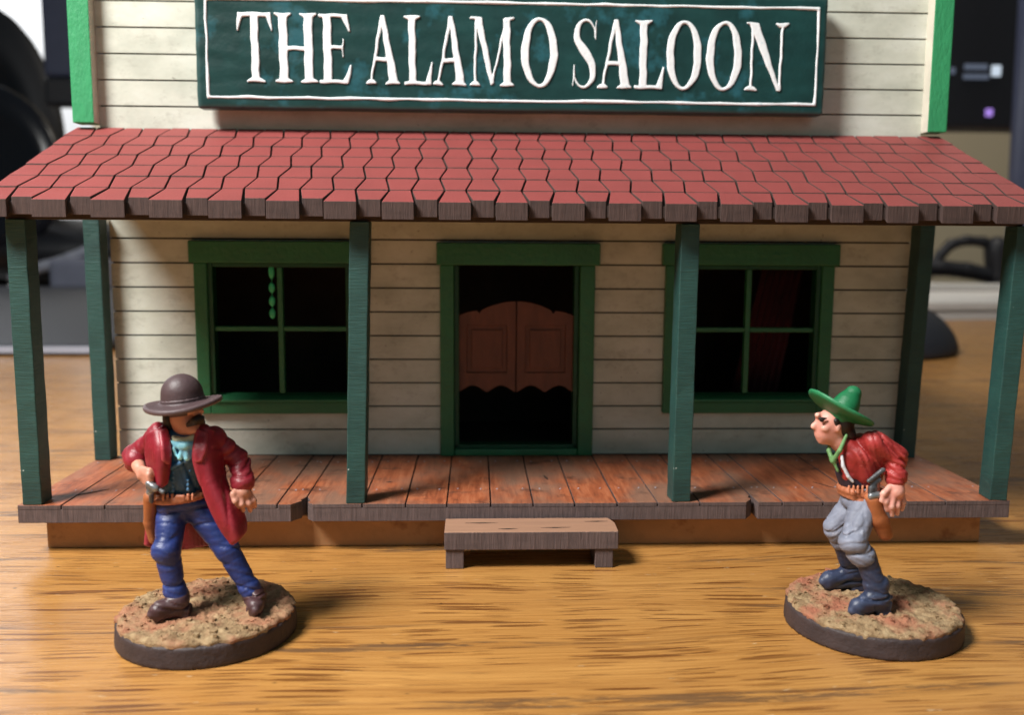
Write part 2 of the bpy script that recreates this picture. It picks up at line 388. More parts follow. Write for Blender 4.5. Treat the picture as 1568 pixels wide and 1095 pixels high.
def nets(D, lo, h):
    ins = D < 0; n = D.shape
    acc = np.zeros((n[0]-1, n[1]-1, n[2]-1, 3), np.float32); cnt = np.zeros(acc.shape[:3], np.float32)
    S = lambda d, a: tuple(slice(d[i], n[i]-1+d[i]) for i in range(3))
    for ax in range(3):
        o1, o2 = [i for i in range(3) if i != ax]
        for u in (0, 1):
            for w_ in (0, 1):
                d0 = [0, 0, 0]; d0[o1] = u; d0[o2] = w_; d1 = list(d0); d1[ax] = 1
                a = D[S(d0, 0)]; b = D[S(d1, 0)]; c = (a < 0) != (b < 0)
                t = np.where(c, a/(a-b+1e-12), 0)
                acc[..., ax] += np.where(c, t, 0); acc[..., o1] += c*u; acc[..., o2] += c*w_; cnt += c
    act = cnt > 0; idx = -np.ones(act.shape, np.int64); idx[act] = np.arange(act.sum())
    cell = np.argwhere(act); v = (cell+acc[act]/cnt[act][:, None])*h+lo
    Q = []
    for ax in range(3):
        o1, o2 = [i for i in range(3) if i != ax]
        sl0 = [slice(1, -1)]*3; sl0[ax] = slice(0, n[ax]-1); sl1 = [slice(1, -1)]*3; sl1[ax] = slice(1, n[ax])
        a = ins[tuple(sl0)]; b = ins[tuple(sl1)]; cr = np.argwhere(a != b)
        if not len(cr): continue
        fl = a[tuple(cr.T)]; c = cr.copy(); c[:, o1] += 1; c[:, o2] += 1
        def g(du, dw):
            k = c.copy(); k[:, o1] -= du; k[:, o2] -= dw; return idx[tuple(k.T)]
        q = np.stack([g(1, 1), g(0, 1), g(0, 0), g(1, 0)], 1)
        if ax == 1: fl = ~fl
        q[~fl] = q[~fl][:, ::-1]; Q.append(q)
    q = np.concatenate(Q); q = q[(q >= 0).all(1)]
    return v, q
#@@STRUCTURE
# ------------------------------------------------------------------ the table and the room behind
t = MB(); t.box(-75, 62, -40, 76, -2.5, 0); tag(t.build('table_top', 'table', bevel=.15), kind='structure')
f = MB(); f.box(-260, 260, -120, 133, -76, -75); tag(f.build('floor', 'carpet'), kind='structure')
f = MB(); f.box(-58, 260, 130, 133, -75, 160); tag(f.build('room_wall', 'wall_paint'), kind='structure')
f = MB(); f.box(-260, -58, 130, 133, -75, 160); tag(f.build('room_wall', 'white_wall'), kind='structure')

# ------------------------------------------------------------------ the saloon
D = 3.28; XC = .05
sal = thing('saloon_model', 'miniature wooden western saloon with red shingle porch roof and green sign', 'model building')
# foundation
box('foundation', -7.5, 7.55, .36, 11, 0, .515, 'mdf', sal, .02)
# siding with openings
WIN = [(-5.72, -2.92), (3.02, 5.8)]
holes = [(a, b, 1.75, 4.6) for a, b in WIN]+[(-1.28, 1.36, .8, 4.55)]
def siding(name, x0, x1, zs, y, parent):
    mb = MB()
    for i in range(len(zs)-1):
        z0, z1 = zs[i]+.015, zs[i+1]-.015; segs = [(x0, x1)]
        hs = [h for h in holes if h[3] > z0 and h[2] < z1]
        cuts = sorted({z0, z1, *[c for h in hs for c in (h[2], h[3]) if z0 < c < z1]})
        for a, b in zip(cuts, cuts[1:]):
            segs = [(x0, x1)]
            for h in hs:
                if h[2] < b-1e-4 and h[3] > a+1e-4:
                    ns = []
                    for s0, s1 in segs:
                        if h[0] > s0: ns.append((s0, min(s1, h[0])))
                        if h[1] < s1: ns.append((max(s0, h[1]), s1))
                    segs = [q for q in ns if q[1]-q[0] > .01]
            for s0, s1 in segs: mb.box(s0, s1, y+rnd.uniform(-.004, .004), y+.08, a, b)
    return mb.build(name, 'siding', parent)
zs = [.803]+[1.30+.447*i for i in range(10)]+[5.6]
siding('siding', -7.42, 7.5, zs, D, sal)
zs2 = [6.42, 6.78]+[7.235+.457*i for i in range(7)]+[10.35]
siding('false_front', -7.5, 7.55, zs2, D, sal)
# backing wall behind the boards, with the same openings
mb = MB(); xs = [-7.41]+[v for h in sorted(holes) for v in (h[0], h[1])]+[7.49]
for i in range(0, len(xs), 2): mb.box(xs[i], xs[i+1], D+.07, D+.3, .52, 4.6)
for h in holes:
    if h[2] > .9: mb.box(h[0], h[1], D+.07, D+.3, .52, h[2])
mb.box(-7.41, 7.49, D+.07, D+.3, 4.6, 10.3)
mb.build('backing_wall', 'gap', sal)
mb = MB()
mb.box(-7.41, -7.2, D+.31, 10.8, .52, 6.6); mb.box(7.28, 7.49, D+.31, 10.8, .52, 6.6); mb.box(-7.41, 7.49, 10.8, 11, .52, 6.6)
mb.build('side_walls', 'siding', sal)
MB().box(-7.5, 7.6, D+.31, 11.05, 6.6, 6.8).build('rear_roof', 'shingle_side', sal)
mb = MB(); mb.box(-7.18, 7.26, D+.3, 10.78, .53, .62); mb.box(-7.18, 7.26, 7.4, 7.5, .62, 6.58); mb.build('interior', 'interior', sal)
dr = MB(); n = 26
for i in range(n):
    u0, u1 = i/n, (i+1)/n; xx = lambda u, z: 4.25+ (5.05-4.25)*(z-1.4)/3.3+u*(1.0-.15*(z-1.4)/3.3); yy = lambda u: 4.3+.06*math.sin(u*40)
    dr.add([(xx(u0, 1.2), yy(u0), .7), (xx(u1, 1.2), yy(u1), .7), (xx(u1, 4.9), yy(u1), 4.9), (xx(u0, 4.9), yy(u0), 4.9), (xx(u0, 1.2), yy(u0)+.05, .7), (xx(u1, 1.2), yy(u1)+.05, .7), (xx(u1, 4.9), yy(u1)+.05, 4.9), (xx(u0, 4.9), yy(u0)+.05, 4.9)],
           [[0, 1, 2, 3], [4, 5, 6, 7], [0, 1, 5, 4], [2, 3, 7, 6]], [0]*4)
dr.build('drape', 'drape', sal, smooth=True)
# windows
def window(cx, hw):
    w0 = MB(); x0, x1 = cx-hw, cx+hw
    # casing: outer boards
    for s in (-1, 1):
        a = cx+s*(hw+.09); b = cx+s*(hw+.33); w0.box(min(a, b), max(a, b), D-.12, D+.02, 1.62, 4.44)
    w0.box(cx-hw-.40, cx+hw+.40, D-.17, D+.02, 4.44, 4.84)
    c = w0.build('window', 'frame_green', sal, .02)
    s_ = MB()
    s_.box(cx-hw-.09, cx-hw, D-.07, D+.2, 1.99, 4.44); s_.box(cx+hw, cx+hw+.09, D-.07, D+.2, 1.99, 4.44)
    s_.box(cx-hw-.09, cx+hw+.09, D-.05, D+.2, 4.36, 4.438)
    s_.build('sash', 'frame_dark', c, .012)
    m_ = MB(); m_.box(cx-.05, cx+.05, D-.03, D+.12, 2.0, 4.36); m_.build('mullion', 'frame_green', c, .015)
    m_ = MB(); m_.box(cx-hw, cx-.052, D-.02, D+.11, 3.17, 3.26); m_.box(cx+.052, cx+hw, D-.02, D+.11, 3.17, 3.26); m_.build('muntin', 'frame_green', c, .015)
    m_ = MB(); m_.box(cx-hw-.088, cx+hw+.088, D-.115, D+.18, 1.622, 1.84); m_.prism([(D-.16, 1.842), (D+.18, 1.842), (D+.18, 1.99), (D-.05, 1.95), (D-.16, 1.90)], cx-hw-.088, cx+hw+.088, T=lambda a, b, c_: (c_, a, b))
    m_.build('sill', 'frame_green', c, .015)
    return c
window(-4.36, 1.215); window(4.42, 1.27)
bd = Sdf()  # glints of light beside the mullion, modelled as solid pale green ovals
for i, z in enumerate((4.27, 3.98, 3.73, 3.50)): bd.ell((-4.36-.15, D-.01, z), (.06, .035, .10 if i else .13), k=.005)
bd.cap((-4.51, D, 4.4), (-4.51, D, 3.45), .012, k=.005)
bd.mesh('mullion_glints', 'glint_green', sal, h=.018)
# door frame
df = MB()
df.box(-1.40, -1.14, D-.12, D+.02, .805, 4.42); df.box(1.21, 1.49, D-.12, D+.02, .805, 4.42)
df.box(-1.46, 1.57, D-.17, D+.02, 4.42, 4.83); df.box(-1.138, 1.208, D-.1, D+.02, .805, .93)
door = df.build('door_frame', 'frame_green', sal, .02)
df = MB(); df.box(-1.138, -1.05, D+.03, D+.34, .94, 4.41); df.box(1.12, 1.208, D+.03, D+.34, .94, 4.41); df.box(-1.13, 1.2, D+.03, D+.34, .84, .99)
df.build('door_lining', 'frame_dark', door, .01)
# swing doors: shaped boards
def batwing(sx):
    x0, x1 = .012, 1.10; N = 40
    def ztop(u):   # u 0 at the meeting edge .. 1 at the hinge
        if u < .60: return 3.55+.18*math.cos(u/.60*math.pi/2)**.8
        if u < .66: return 3.55-.06*math.sin((u-.60)/.06*math.pi)
        return 3.46+.09*math.cos((u-.66)/.34*math.pi/2)
    def zbot(u): return 1.99+.13*abs(math.sin(u*2*math.pi))**1.3
    us = [i/N for i in range(N+1)]
    def poly(ta, tb, ins): return [(x0+ins+(x1-x0-2*ins)*u, zbot(u) if tb is None else tb) for u in us]+[(x0+ins+(x1-x0-2*ins)*u, ztop(u) if ta is None else ta) for u in us[::-1]]
    T = lambda a, b, c: (.035+sx*a, c, b)
    m = MB()
    # frame made of stiles, rails and a set-back panel
    for i in range(N):
        u, v = us[i], us[i+1]; X = lambda t_: x0+(x1-x0)*t_
        m.prism([(X(u), 3.28), (X(v), 3.28), (X(v), ztop(v)), (X(u), ztop(u))], D+.16, D+.24, T=T)
        m.prism([(X(u), zbot(u)), (X(v), zbot(v)), (X(v), 2.36), (X(u), 2.36)], D+.16, D+.24, T=T)
    m.prism([(x0, 2.36), (x0+.16, 2.36), (x0+.16, 3.28), (x0, 3.28)], D+.16, D+.24, T=T)
    m.prism([(x1-.16, 2.36), (x1, 2.36), (x1, 3.28), (x1-.16, 3.28)], D+.16, D+.24, T=T)
    o = m.build('swing_door', 'batwing', sal)
    p = MB(); p.prism([(x0+.16, 2.36), (x1-.16, 2.36), (x1-.16, 3.28), (x0+.16, 3.28)], D+.20, D+.23, T=T)
    p.prism([(x0+.25, 2.45), (x1-.25, 2.45), (x1-.25, 3.19), (x0+.25, 3.19)], D+.165, D+.2, T=T)
    p.build('panel', 'batwing', o, .012)
batwing(-1); batwing(1)
# corner trim boards of the false front
for s in (-1, 1):
    a, b = (-7.88, -7.5) if s < 0 else (7.55, 7.92)
    m = MB(); m.box(a, b, D-.25, D+.1, 6.90, 10.4)
    tr = m.build('corner_board', ['trim_green', 'trim_inner'], sal, .02)
    for p in tr.data.polygons:
        if abs(p.normal.x) > .9 and p.center.x*s < abs(7.6): p.material_index = 1 if (p.normal.x*s < 0) else 0
m = MB(); m.box(-8, 8.05, D-.3, D+.35, 10.4, 10.7); m.build('top_cornice', 'trim_green', sal, .02)

# porch deck: boards run front to back, cracked at two joints
def ramp_poly(x0, x1, notch0=None, notch1=None, fy=0.):
    p = [(x0, D-.005), (x1, D-.005)]
    p += [(x1, .42), (x1-.06, .27), (x1-.03, .2), (x1-.17, fy)] if notch1 else [(x1, fy)]
    p += [(x0+.15, fy), (x0+.05, .12), (x0+.08, .2), (x0, .42)] if notch0 else [(x0, fy)]
    return p
joints = [-7.75]+[-7.75+.645+ .66*i+rnd.uniform(-.02, .02) for i in range(22)]+[7.8]
joints = [j for j in joints if j < 7.4]+[7.8]
cr1 = min(range(len(joints)), key=lambda i: abs(joints[i]+3.42)); joints[cr1] = -3.42
cr2 = min(range(len(joints)), key=lambda i: abs(joints[i]-3.72)); joints[cr2] = 3.72
dk = MB()
for i in range(len(joints)-1):
    a, b = joints[i]+.011, joints[i+1]-.011
    if i == 0: a = joints[0]
    if i == len(joints)-2: b = joints[-1]
    dk.prism(ramp_poly(a, b, i == cr1, i+1 == cr1 or i+1 == cr2), .735, .80+rnd.uniform(-.004, .003), 0, 1)
deck = dk.build('porch_floor', ['porch', 'fascia_grey'], sal, .006)
sl = MB(); sl.prism(ramp_poly(-7.75, -3.43, False, True, .004), .52, .734); sl.prism(ramp_poly(-3.41, 3.71, True, True, .004), .52, .734); sl.prism(ramp_poly(3.73, 7.8, False, False, .004), .52, .734)
sl.build('deck_edge', 'fascia_grey', deck, .006)
nl = MB(); nl.prism([(.014*math.cos(t_), .014*math.sin(t_)) for t_ in np.arange(0, 6.28, .79)], .79, .806); nl0 = nl.build('nail_head', 'pale_grey', deck); nfirst = True
for i in range(len(joints)-1):
    a, b = joints[i], joints[i+1]
    for xx in (a+.14, b-.14):
        for yy in (.85, 2.75):
            x = xx+rnd.uniform(-.02, .02); y = yy+rnd.uniform(-.03, .03)
            if nfirst: q = nl0; nfirst = False
            else: q = nl0.copy(); col.objects.link(q)
            q.parent = deck; q.location = (x, y, 0)
# splits and knots in the boards
for x, y, l, a, w_ in ((-4.55, 2.35, .3, 1.2, .05), (-.15, 2.2, .0, 0, .0), (.48, 1.55, .34, 1.75, .055), (-2.2, 1.3, .12, .3, .05), (5.15, 1.0, .45, 2.1, .03), (-6.9, .75, .5, .75, .03)):
    if not l: continue
    dx, dy = math.cos(a)*l/2, math.sin(a)*l/2
    sp = MB(); sp.prism([(x-dx, y-dy), (x+dy*w_/l, y-dx*w_/l), (x+dx, y+dy), (x-dy*w_/l*.6, y+dx*w_/l*.6)], .79, .805); sp.build('board_split', 'gap', deck)
# posts (front row of four, back row of two against the wall)
def post(x, y, ztop, lean=0, rz=0, wd=.29, dp=.36):
    m = MB(); N = 18
    def ring(z): 
        k = (z-.8)/4.3; ox = lean*k; return [(-wd/2+ox, -dp/2, z), (wd/2+ox, -dp/2, z), (wd/2+ox, dp/2, z), (-wd/2+ox, dp/2, z)]
    zz = [.803+(ztop-.803)*i/N for i in range(N+1)]; vs = []
    for z in zz: vs += [(a+rnd.uniform(-.004, .004), b+rnd.uniform(-.004, .004), c) for a, b, c in ring(z)]
    fs = [[i*4+k, i*4+(k+1) % 4, i*4+4+(k+1) % 4, i*4+4+k] for i in range(N) for k in range(4)]+[[0, 1, 2, 3], [N*4, N*4+1, N*4+2, N*4+3]]
    m.add(vs, fs, [0]*len(fs)); o = m.build('post', 'post', sal, .014, loc=(x, y, 0)); o.rotation_euler.z = rz; return o
post(-7.53, .19, 5.15, .0); post(-2.60, .19, 5.15, .12); post(2.50, .2, 5.15, .02, .04); post(7.62, .2, 5.15, .12, -.08, .27, .4)
post(-7.6, D-.2, 5.3, 0); post(7.5, D-.2, 5.3, .12, 0, .28, .36)
# porch roof
RF = (-.32, 5.42); RB = (D-.004, 6.85); SLP = (RB[1]-RF[1])/(RB[0]-RF[0])
zr = lambda x, y, o=0: RF[1]+(y-RF[0])*SLP+o
roof = MB(); roof.prism([(-7.86, RF[0]+.12), (7.9, RF[0]+.12), (7.9, RB[0]), (-7.86, RB[0])], lambda x, y: zr(x, y, -.235), lambda x, y: zr(x, y, -.07))
roof = roof.build('porch_roof', 'under', sal)
bm_ = MB(); bm_.box(-7.7, 7.72, .08, .34, 5.152, 5.30); bm_.build('roof_beam', 'under', roof, .01)
sg = MB(); NR = 7; dyr = (RB[0]-RF[0])/NR; per = .832; x00 = -7.93; amp = .045
ncol = 38; pitch = 15.86/ncol
def jx(c, r): 
    if c == 0: return x00+(.02 if r % 2 else 0)
    if c == ncol: return x00+15.86-(.02 if r % 2 else 0)
    return x00+c*pitch+(amp if (c+r) % 2 else -amp)*(1 if True else 0)
jit = {}
def J(c, r):
    if (c, r) not in jit: jit[(c, r)] = jx(c, r)+rnd.uniform(-.008, .008)
    return jit[(c, r)]
for c in range(ncol):
    rec = .10 if c % 2 else 0.
    for r in range(NR):
        y0 = RF[0]+r*dyr+(rec if r == 0 else 0)+.003; y1 = RF[0]+(r+1)*dyr-.002
        g = .014
        a0, a1, b0, b1 = J(c, r)+g, J(c+1, r)-g, J(c, r+1)+g, J(c+1, r+1)-g
        off = rnd.uniform(-.004, .006); h0 = .022 if r else 0; lift = .012
        sg.prism([(a0, y0), (a1, y0), (b1, y1), (b0, y1)], lambda x, y: zr(x, y, -.25 if r == 0 else -.1), lambda x, y, y0=y0, y1=y1, off=off: zr(x, y, off+lift*(y1-y)/(y1-y0)), 0, 1)
sg.build('shingles', ['shingle_red', 'shingle_side'], roof, .008)
# sign
SY = 2.80
sx0, sx1, sz0, sz1 = -5.62, 5.52, 7.15, 9.22
s_ = Sdf(); s_.bx(((sx0+sx1)/2, SY+.17, (sz0+sz1)/2), ((sx1-sx0)/2, .17, (sz1-sz0)/2), .045)
s_.mod(lambda X, D_: D_+.006*np.sin(X[..., 0]*2.3+np.sin(X[..., 2]*7)*2)*np.sin(X[..., 2]*9+X[..., 0]))
sign = s_.mesh('sign_board', 'sign_green', sal, h=.04, smooth=0)
sb = MB(); sb.box(-3.2, -2.6, SY+.335, D-.01, 7.6, 8.6); sb.box(2.6, 3.2, SY+.335, D-.01, 7.6, 8.6); sb.build('bracket', 'gap', sign)
b = Sdf(); bx0, bx1, bz0, bz1 = -5.42, 5.35, 7.345, 9.0
for (p, q) in (((bx0, bz0), (bx1, bz0-.01)), ((bx1, bz0), (bx1, bz1)), ((bx1, bz1), (bx0, bz1+.01)), ((bx0, bz1), (bx0, bz0))):
    n = int(max(abs(q[0]-p[0]), abs(q[1]-p[1]))/.35)+1; P = []
    for i in range(n+1):
        u = i/n; P.append((p[0]+(q[0]-p[0])*u+rnd.uniform(-.008, .008), SY+.005, p[1]+(q[1]-p[1])*u+rnd.uniform(-.008, .008)))
    b.chain(P, [rnd.uniform(.022, .034) for _ in P], .01)
b.mesh('painted_border', 'sign_white', sign, h=.02, smooth=1)
# ---- lettering, drawn as shapes in a unit box (x, z in 0..1)
def ellp(cx, cz, rx, rz, n=40): return [(cx+rx*math.cos(2*math.pi*i/n), cz+rz*math.sin(2*math.pi*i/n)) for i in range(n)]
def serif(x0, x1, z, up):  # thin foot or head with small brackets
    s = 1 if up else -1; m_ = (x0+x1)/2
    return [(x0, z), (x1, z), (x1, z+s*.03), (m_+(x1-x0)*.22, z+s*.075), (m_-(x1-x0)*.22, z+s*.075), (x0, z+s*.03)]
GL = {
 'T': [[(.38, .02), (.62, .02), (.62, .97), (.38, .97)], [(.02, .93), (.98, .93), (.98, 1), (.02, 1)], serif(.22, .78, 0, 1), [(.02, 1), (.0, .72), (.05, .72), (.18, .94)], [(.98, 1), (1, .72), (.95, .72), (.82, .94)]],
 'H': [[(.10, .02), (.32, .02), (.32, .98), (.10, .98)], [(.68, .02), (.90, .02), (.90, .98), (.68, .98)], [(.3, .46), (.7, .46), (.7, .53), (.3, .53)], serif(0, .42, 0, 1), serif(0, .42, 1, 0), serif(.58, 1, 0, 1), serif(.58, 1, 1, 0)],
 'E': [[(.13, .02), (.40, .02), (.40, .98), (.13, .98)], [(0, 0), (.9, 0), (.9, .06), (0, .06)], [(0, .94), (.9, .94), (.9, 1), (0, 1)], [(.38, .49), (.72, .49), (.72, .55), (.38, .55)], [(.9, 0), (1, .28), (.93, .28), (.7, .04)], [(.9, 1), (.97, .74), (.9, .74), (.68, .96)], [(.70, .38), (.76, .38), (.76, .66), (.70, .66)]],
 'A': [[(.44, 1), (.58, 1), (.95, .02), (.68, .02)], [(.44, 1), (.54, .93), (.2, .02), (.12, .02)], [(.24, .33), (.74, .33), (.74, .40), (.27, .40)], serif(0, .32, 0, 1), serif(.56, 1, 0, 1)],
 'L': [[(.16, .02), (.42, .02), (.42, .98), (.16, .98)], [(0, 0), (.92, 0), (.92, .06), (0, .06)], serif(0, .58, 1, 0), [(.92, 0), (1, .34), (.94, .34), (.7, .04)]],
 'M': [[(.08, .02), (.15, .02), (.19, .98), (.12, .98)], [(.10, 1), (.28, 1), (.55, .04), (.46, 0)], [(.46, 0), (.52, .03), (.86, 1), (.78, 1)], [(.73, .98), (.9, .98), (.93, .02), (.75, .02)], serif(0, .24, 0, 1), serif(.66, 1, 0, 1), [(0, 1), (.28, 1), (.2, .94), (0, .96)], [(.74, 1), (1, 1), (1, .96), (.8, .93)]],
 'N': [[(.12, .02), (.19, .02), (.19, .98), (.12, .98)], [(.04, 1), (.30, 1), (.86, .0), (.76, 0)], [(.79, 0), (.86, 0), (.88, .98), (.81, .98)], serif(0, .32, 0, 1), [(0, 1), (.3, 1), (.2, .94), (0, .965)], serif(.68, 1, 1, 0)],
}
def polyd(poly, X, Z):
    n = len(poly); d = np.full(X.shape, 9., np.float32); ins = np.zeros(X.shape, bool)
    for i in range(n):
        ax, az = poly[i]; bx_, bz_ = poly[(i+1) % n]; ex, ez = bx_-ax, bz_-az
        t = np.clip(((X-ax)*ex+(Z-az)*ez)/(ex*ex+ez*ez+1e-12), 0, 1)
        d = np.minimum(d, (X-ax-ex*t)**2+(Z-az-ez*t)**2)
        c = ((az > Z) != (bz_ > Z)) & (X < ex*(Z-az)/(ez if abs(ez) > 1e-9 else 1e-9)+ax); ins ^= c
    d = np.sqrt(d); return np.where(ins, -d, d)
def letter(ch, x0, x1, z0, z1):
    W_, H_ = x1-x0, z1-z0; s = Sdf(); sh = rnd.uniform(-.01, .01)
    def f(X):
        x = X[..., 0]; z = X[..., 2]; wob = .005*np.sin(z*11+x*5+x0)+.003*np.sin(z*23+x0*3)
        xx = x-x0+wob+sh*(z-z0); zz = z-z0+.006*np.sin(x*17+x0)
        if ch == 'O':
            a = np.sqrt(((xx-W_/2)/(W_/2))**2+((zz-H_/2)/(H_/2*1.03))**2); b_ = np.sqrt(((xx-W_/2)/(W_*.27))**2+((zz-H_/2)/(H_*.44))**2)
            d = np.maximum((a-1)*W_*.5, (1-b_)*W_*.27)
        elif ch == 'S':
            d = np.full(x.shape, 9., np.float32)
            cp = [(.90, .73), (.84, .88), (.62, .975), (.38, .96), (.20, .84), (.20, .70), (.40, .58), (.64, .45), (.80, .31), (.78, .14), (.58, .03), (.34, .03), (.14, .12), (.08, .28)]
            rr = [.02, .022, .028, .034, .052, .066, .078, .078, .066, .052, .034, .028, .022, .02]
            cp = np.array(cp); 
            for i in range(len(cp)-1):
                for u in np.linspace(0, 1, 7)[:-1]:
                    P = lambda j: cp[min(max(j, 0), len(cp)-1)]
                    q = .5*(2*P(i)+(P(i+1)-P(i-1))*u+(2*P(i-1)-5*P(i)+4*P(i+1)-P(i+2))*u*u+(3*P(i)-P(i-1)-3*P(i+1)+P(i+2))*u**3)
                    r_ = rr[i]+(rr[i+1]-rr[i])*u; d = np.minimum(d, np.sqrt((xx-q[0]*W_)**2+(zz-q[1]*H_)**2)-r_)
            for pl in ([(.90, .99), (.96, .99), (.95, .68), (.88, .68)], [(.02, .01), (.08, .01), (.12, .34), (.05, .34)]):
                d = np.minimum(d, polyd([(a*W_, b_*H_) for a, b_ in pl], xx, zz))
        else:
            d = np.full(x.shape, 9., np.float32)
            for pl in GL[ch]: d = np.minimum(d, polyd([(a*W_, b_*H_) for a, b_ in pl], xx, zz))
        d = d+.006
        q = np.stack([d, np.abs(X[..., 1]-SY)-.026], -1)+.012
        return np.linalg.norm(np.maximum(q, 0), axis=-1)+np.minimum(q.max(-1), 0)-.012
    s.ops.append((f, A(x0-.03, SY-.06, z0-.03), A(x1+.03, SY+.06, z1+.03), .001, False))
    return s.mesh('letter', 'sign_white', sign, h=.0145, smooth=1)
LX = [('T', -4.89, -4.27), ('H', -4.25, -3.50), ('E', -3.48, -2.90), ('A', -2.68, -2.06), ('L', -2.0, -1.48), ('A', -1.5, -.89), ('M', -.85, -.05), ('O', .05, .71), ('S', .96, 1.42), ('A', 1.40, 2.04), ('L', 2.07, 2.62), ('O', 2.64, 3.28), ('O', 3.35, 4.0), ('N', 4.05, 4.82)]
for ch, a, b_ in LX:
    zb = 7.60-.045*(a+5)/10; letter(ch, a, b_, zb, zb+1.19)

# ------------------------------------------------------------------ the little step
st = thing('porch_step', 'small weathered wooden step on two block feet before the saloon doors', 'step', (.1, -.4, 0))
def loc(o, p): o.location = -Vector(p.location); return o
m = MB(); m.prism([(-1.2, -.75), (.1, -.752), (1.40, -.75), (1.41, -.3), (1.34, -.06), (.4, -.05), (-1.2, -.06)], .30, .575, 0, 1); loc(m.build('tread', ['tread', 'fascia_grey'], st, .012), st)
for a in (-1.18, 1.06): m = MB(); m.box(a, a+.27, -.72, -.1, 0, .299); loc(m.build('leg', 'fascia_grey', st, .012), st)
for x, y, l in ((-.9, -.3, .5), (.25, -.55, .45), (.95, -.25, .35), (-.4, -.6, .3)): m = MB(); m.prism([(x, y), (x+l*.5, y-.02), (x+l, y+.01), (x+l*.5, y+.018)], .57, .579); loc(m.build('grain_crack', 'gap', st), st)
# ------------------------------------------------------------------ the two figurines
FY = -2.8
def base(parent, cx, cy, r, mat, seed):
    rg = random.Random(seed); ph = [rg.uniform(0, 6.28) for _ in range(8)]
    s = Sdf()
    def f(X):
        q = np.stack([np.hypot(X[..., 0]-cx, X[..., 1]-cy)-r-.02+.07*X[..., 2], np.abs(X[..., 2]-.132)-.132], -1)+.02
        return np.linalg.norm(np.maximum(q, 0), axis=-1)+np.minimum(q.max(-1), 0)-.02
    s.ops.append((f, A(cx-r-.05, cy-r-.05, 0), A(cx+r+.05, cy+r+.05, .265), .01, False))
    s.mesh('base', 'base_rim', parent, h=.03, smooth=1)
    # sculpted earth: polar grid, lumpy
    NRg, NA = 46, 150; vs = []; fs = []
    nz = np.random.RandomState(seed); g = nz.rand(64, 64); g2 = nz.rand(64, 64)
    def vn(x, y, g):
        x %= 64; y %= 64; i, j = int(x), int(y); u, v = x-i, y-j; u = u*u*(3-2*u); v = v*v*(3-2*v); i2, j2 = (i+1) % 64, (j+1) % 64
        return (g[i, j]*(1-u)+g[i2, j]*u)*(1-v)+(g[i, j2]*(1-u)+g[i2, j2]*u)*v
    H = lambda x, y: .035*vn(x*2.6+9, y*2.6+9, g)+.03*vn(x*7+30, y*7+9, g2)+.05*vn(x*14, y*14, g)**3+.03*vn(x*38, y*38, g2)
    for i in range(NRg+1):
        for j in range(NA):
            th = 2*math.pi*j/NA; er = r*(.985+.018*(vn(th*9, 3, g)-.5)*2+.02*(vn(th*21, 9, g2)-.5)*2)
            k = min(1, i/(NRg-3)); x, y = cx+er*k*math.cos(th), cy+er*k*math.sin(th)
            e = max(0, 1-(1-k)/.06) if k < 1 else 1
            z = .262+H(x, y)*(1-.5*e*e)
            if i > NRg-3: z = z-(i-(NRg-3))*.013
            vs.append((x, y, z))
    for i in range(NRg):
        for j in range(NA): fs.append([i*NA+j, i*NA+(j+1) % NA, (i+1)*NA+(j+1) % NA, (i+1)*NA+j])
    m = MB(); m.add(vs, fs, [0]*len(fs)); m.build('ground_texture', mat, parent, smooth=True)
    gr = MB()
    for q in range(230):
        th = rg.uniform(0, 6.28); k = r*math.sqrt(rg.uniform(0.02, .93)); x, y = cx+k*math.cos(th), cy+k*math.sin(th); z = .262+H(x, y)
        a = rg.uniform(.010, .024) if q > 16 else rg.uniform(.028, .045)
        P = [Vector((rg.uniform(.6, 1)*sx, rg.uniform(.6, 1)*sy, rg.uniform(.5, .9)*sz))*a+Vector((x, y, z)) for sx in (-1, 1) for sy in (-1, 1) for sz in (-1, 1)]
        gr.add(P, [[0, 1, 3, 2], [4, 6, 7, 5], [0, 4, 5, 1], [2, 3, 7, 6], [0, 2, 6, 4], [1, 5, 7, 3]], [0]*6)
    o = gr.build('grit', mat, parent); o['kind'] = 'stuff'
    return H
def hand(s, wrist, palm, tips, thumb, r=.043, k=.022, pr=.075):
    """palm plus four fingers (each a list of points) and a thumb"""
    s.cap(wrist, palm, pr*.85, pr, .03)
    for i, f_ in enumerate(tips): s.chain(f_, [r*1.08, r, r*.82][:len(f_)], k)
    s.chain(thumb, [r*1.15, r, r*.85][:len(thumb)], k)
def P0(px, py, dy=0): return tuple(at(px, py, Y=FY+dy))

# ---- man in the red coat
f1 = thing('figurine', 'painted gunfighter in long dark red coat and wide brown hat on a round base', 'figurine')
base(f1, -4.08, -2.85, 1.07, 'sand_a', 3)
P = P0
sh_r, el_r, wr_r = P(243, 668, .02), P(206, 699, .12), P(213, 716, -.12)
sh_l, el_l, wr_l = P(328, 674, .04), P(366, 705, .10), P(372, 740, -.10)
hip_l, kn_l, an_l = P(264, 780, -.02), P(256, 846, -.28), P(268, 905, -.30)
hip_r, kn_r, an_r = P(304, 780, .02), P(348, 842, -.10), P(382, 900, -.12)
b = Sdf()
b.ell(P(285, 638, -.03), (.185, .22, .25), k=.04)
b.ell(P(291, 652, -.13), (.12, .11, .10), k=.06)                        # jaw
b.cap(P(301, 634, -.2), P(306, 643, -.26), .03, .042, .03)              # nose
b.cap(P(290, 631, -.22), P(308, 630, -.22), .035, .035, .03)            # brow
b.ell(P(295, 659, -.19), (.06, .05, .045), k=.04)                       # chin
b.ell(P(262, 643, -.02), (.03, .05, .07), k=.02)                        # ear
b.cap(P(284, 655, 0), P(282, 680, .02), .12, .14, .06)
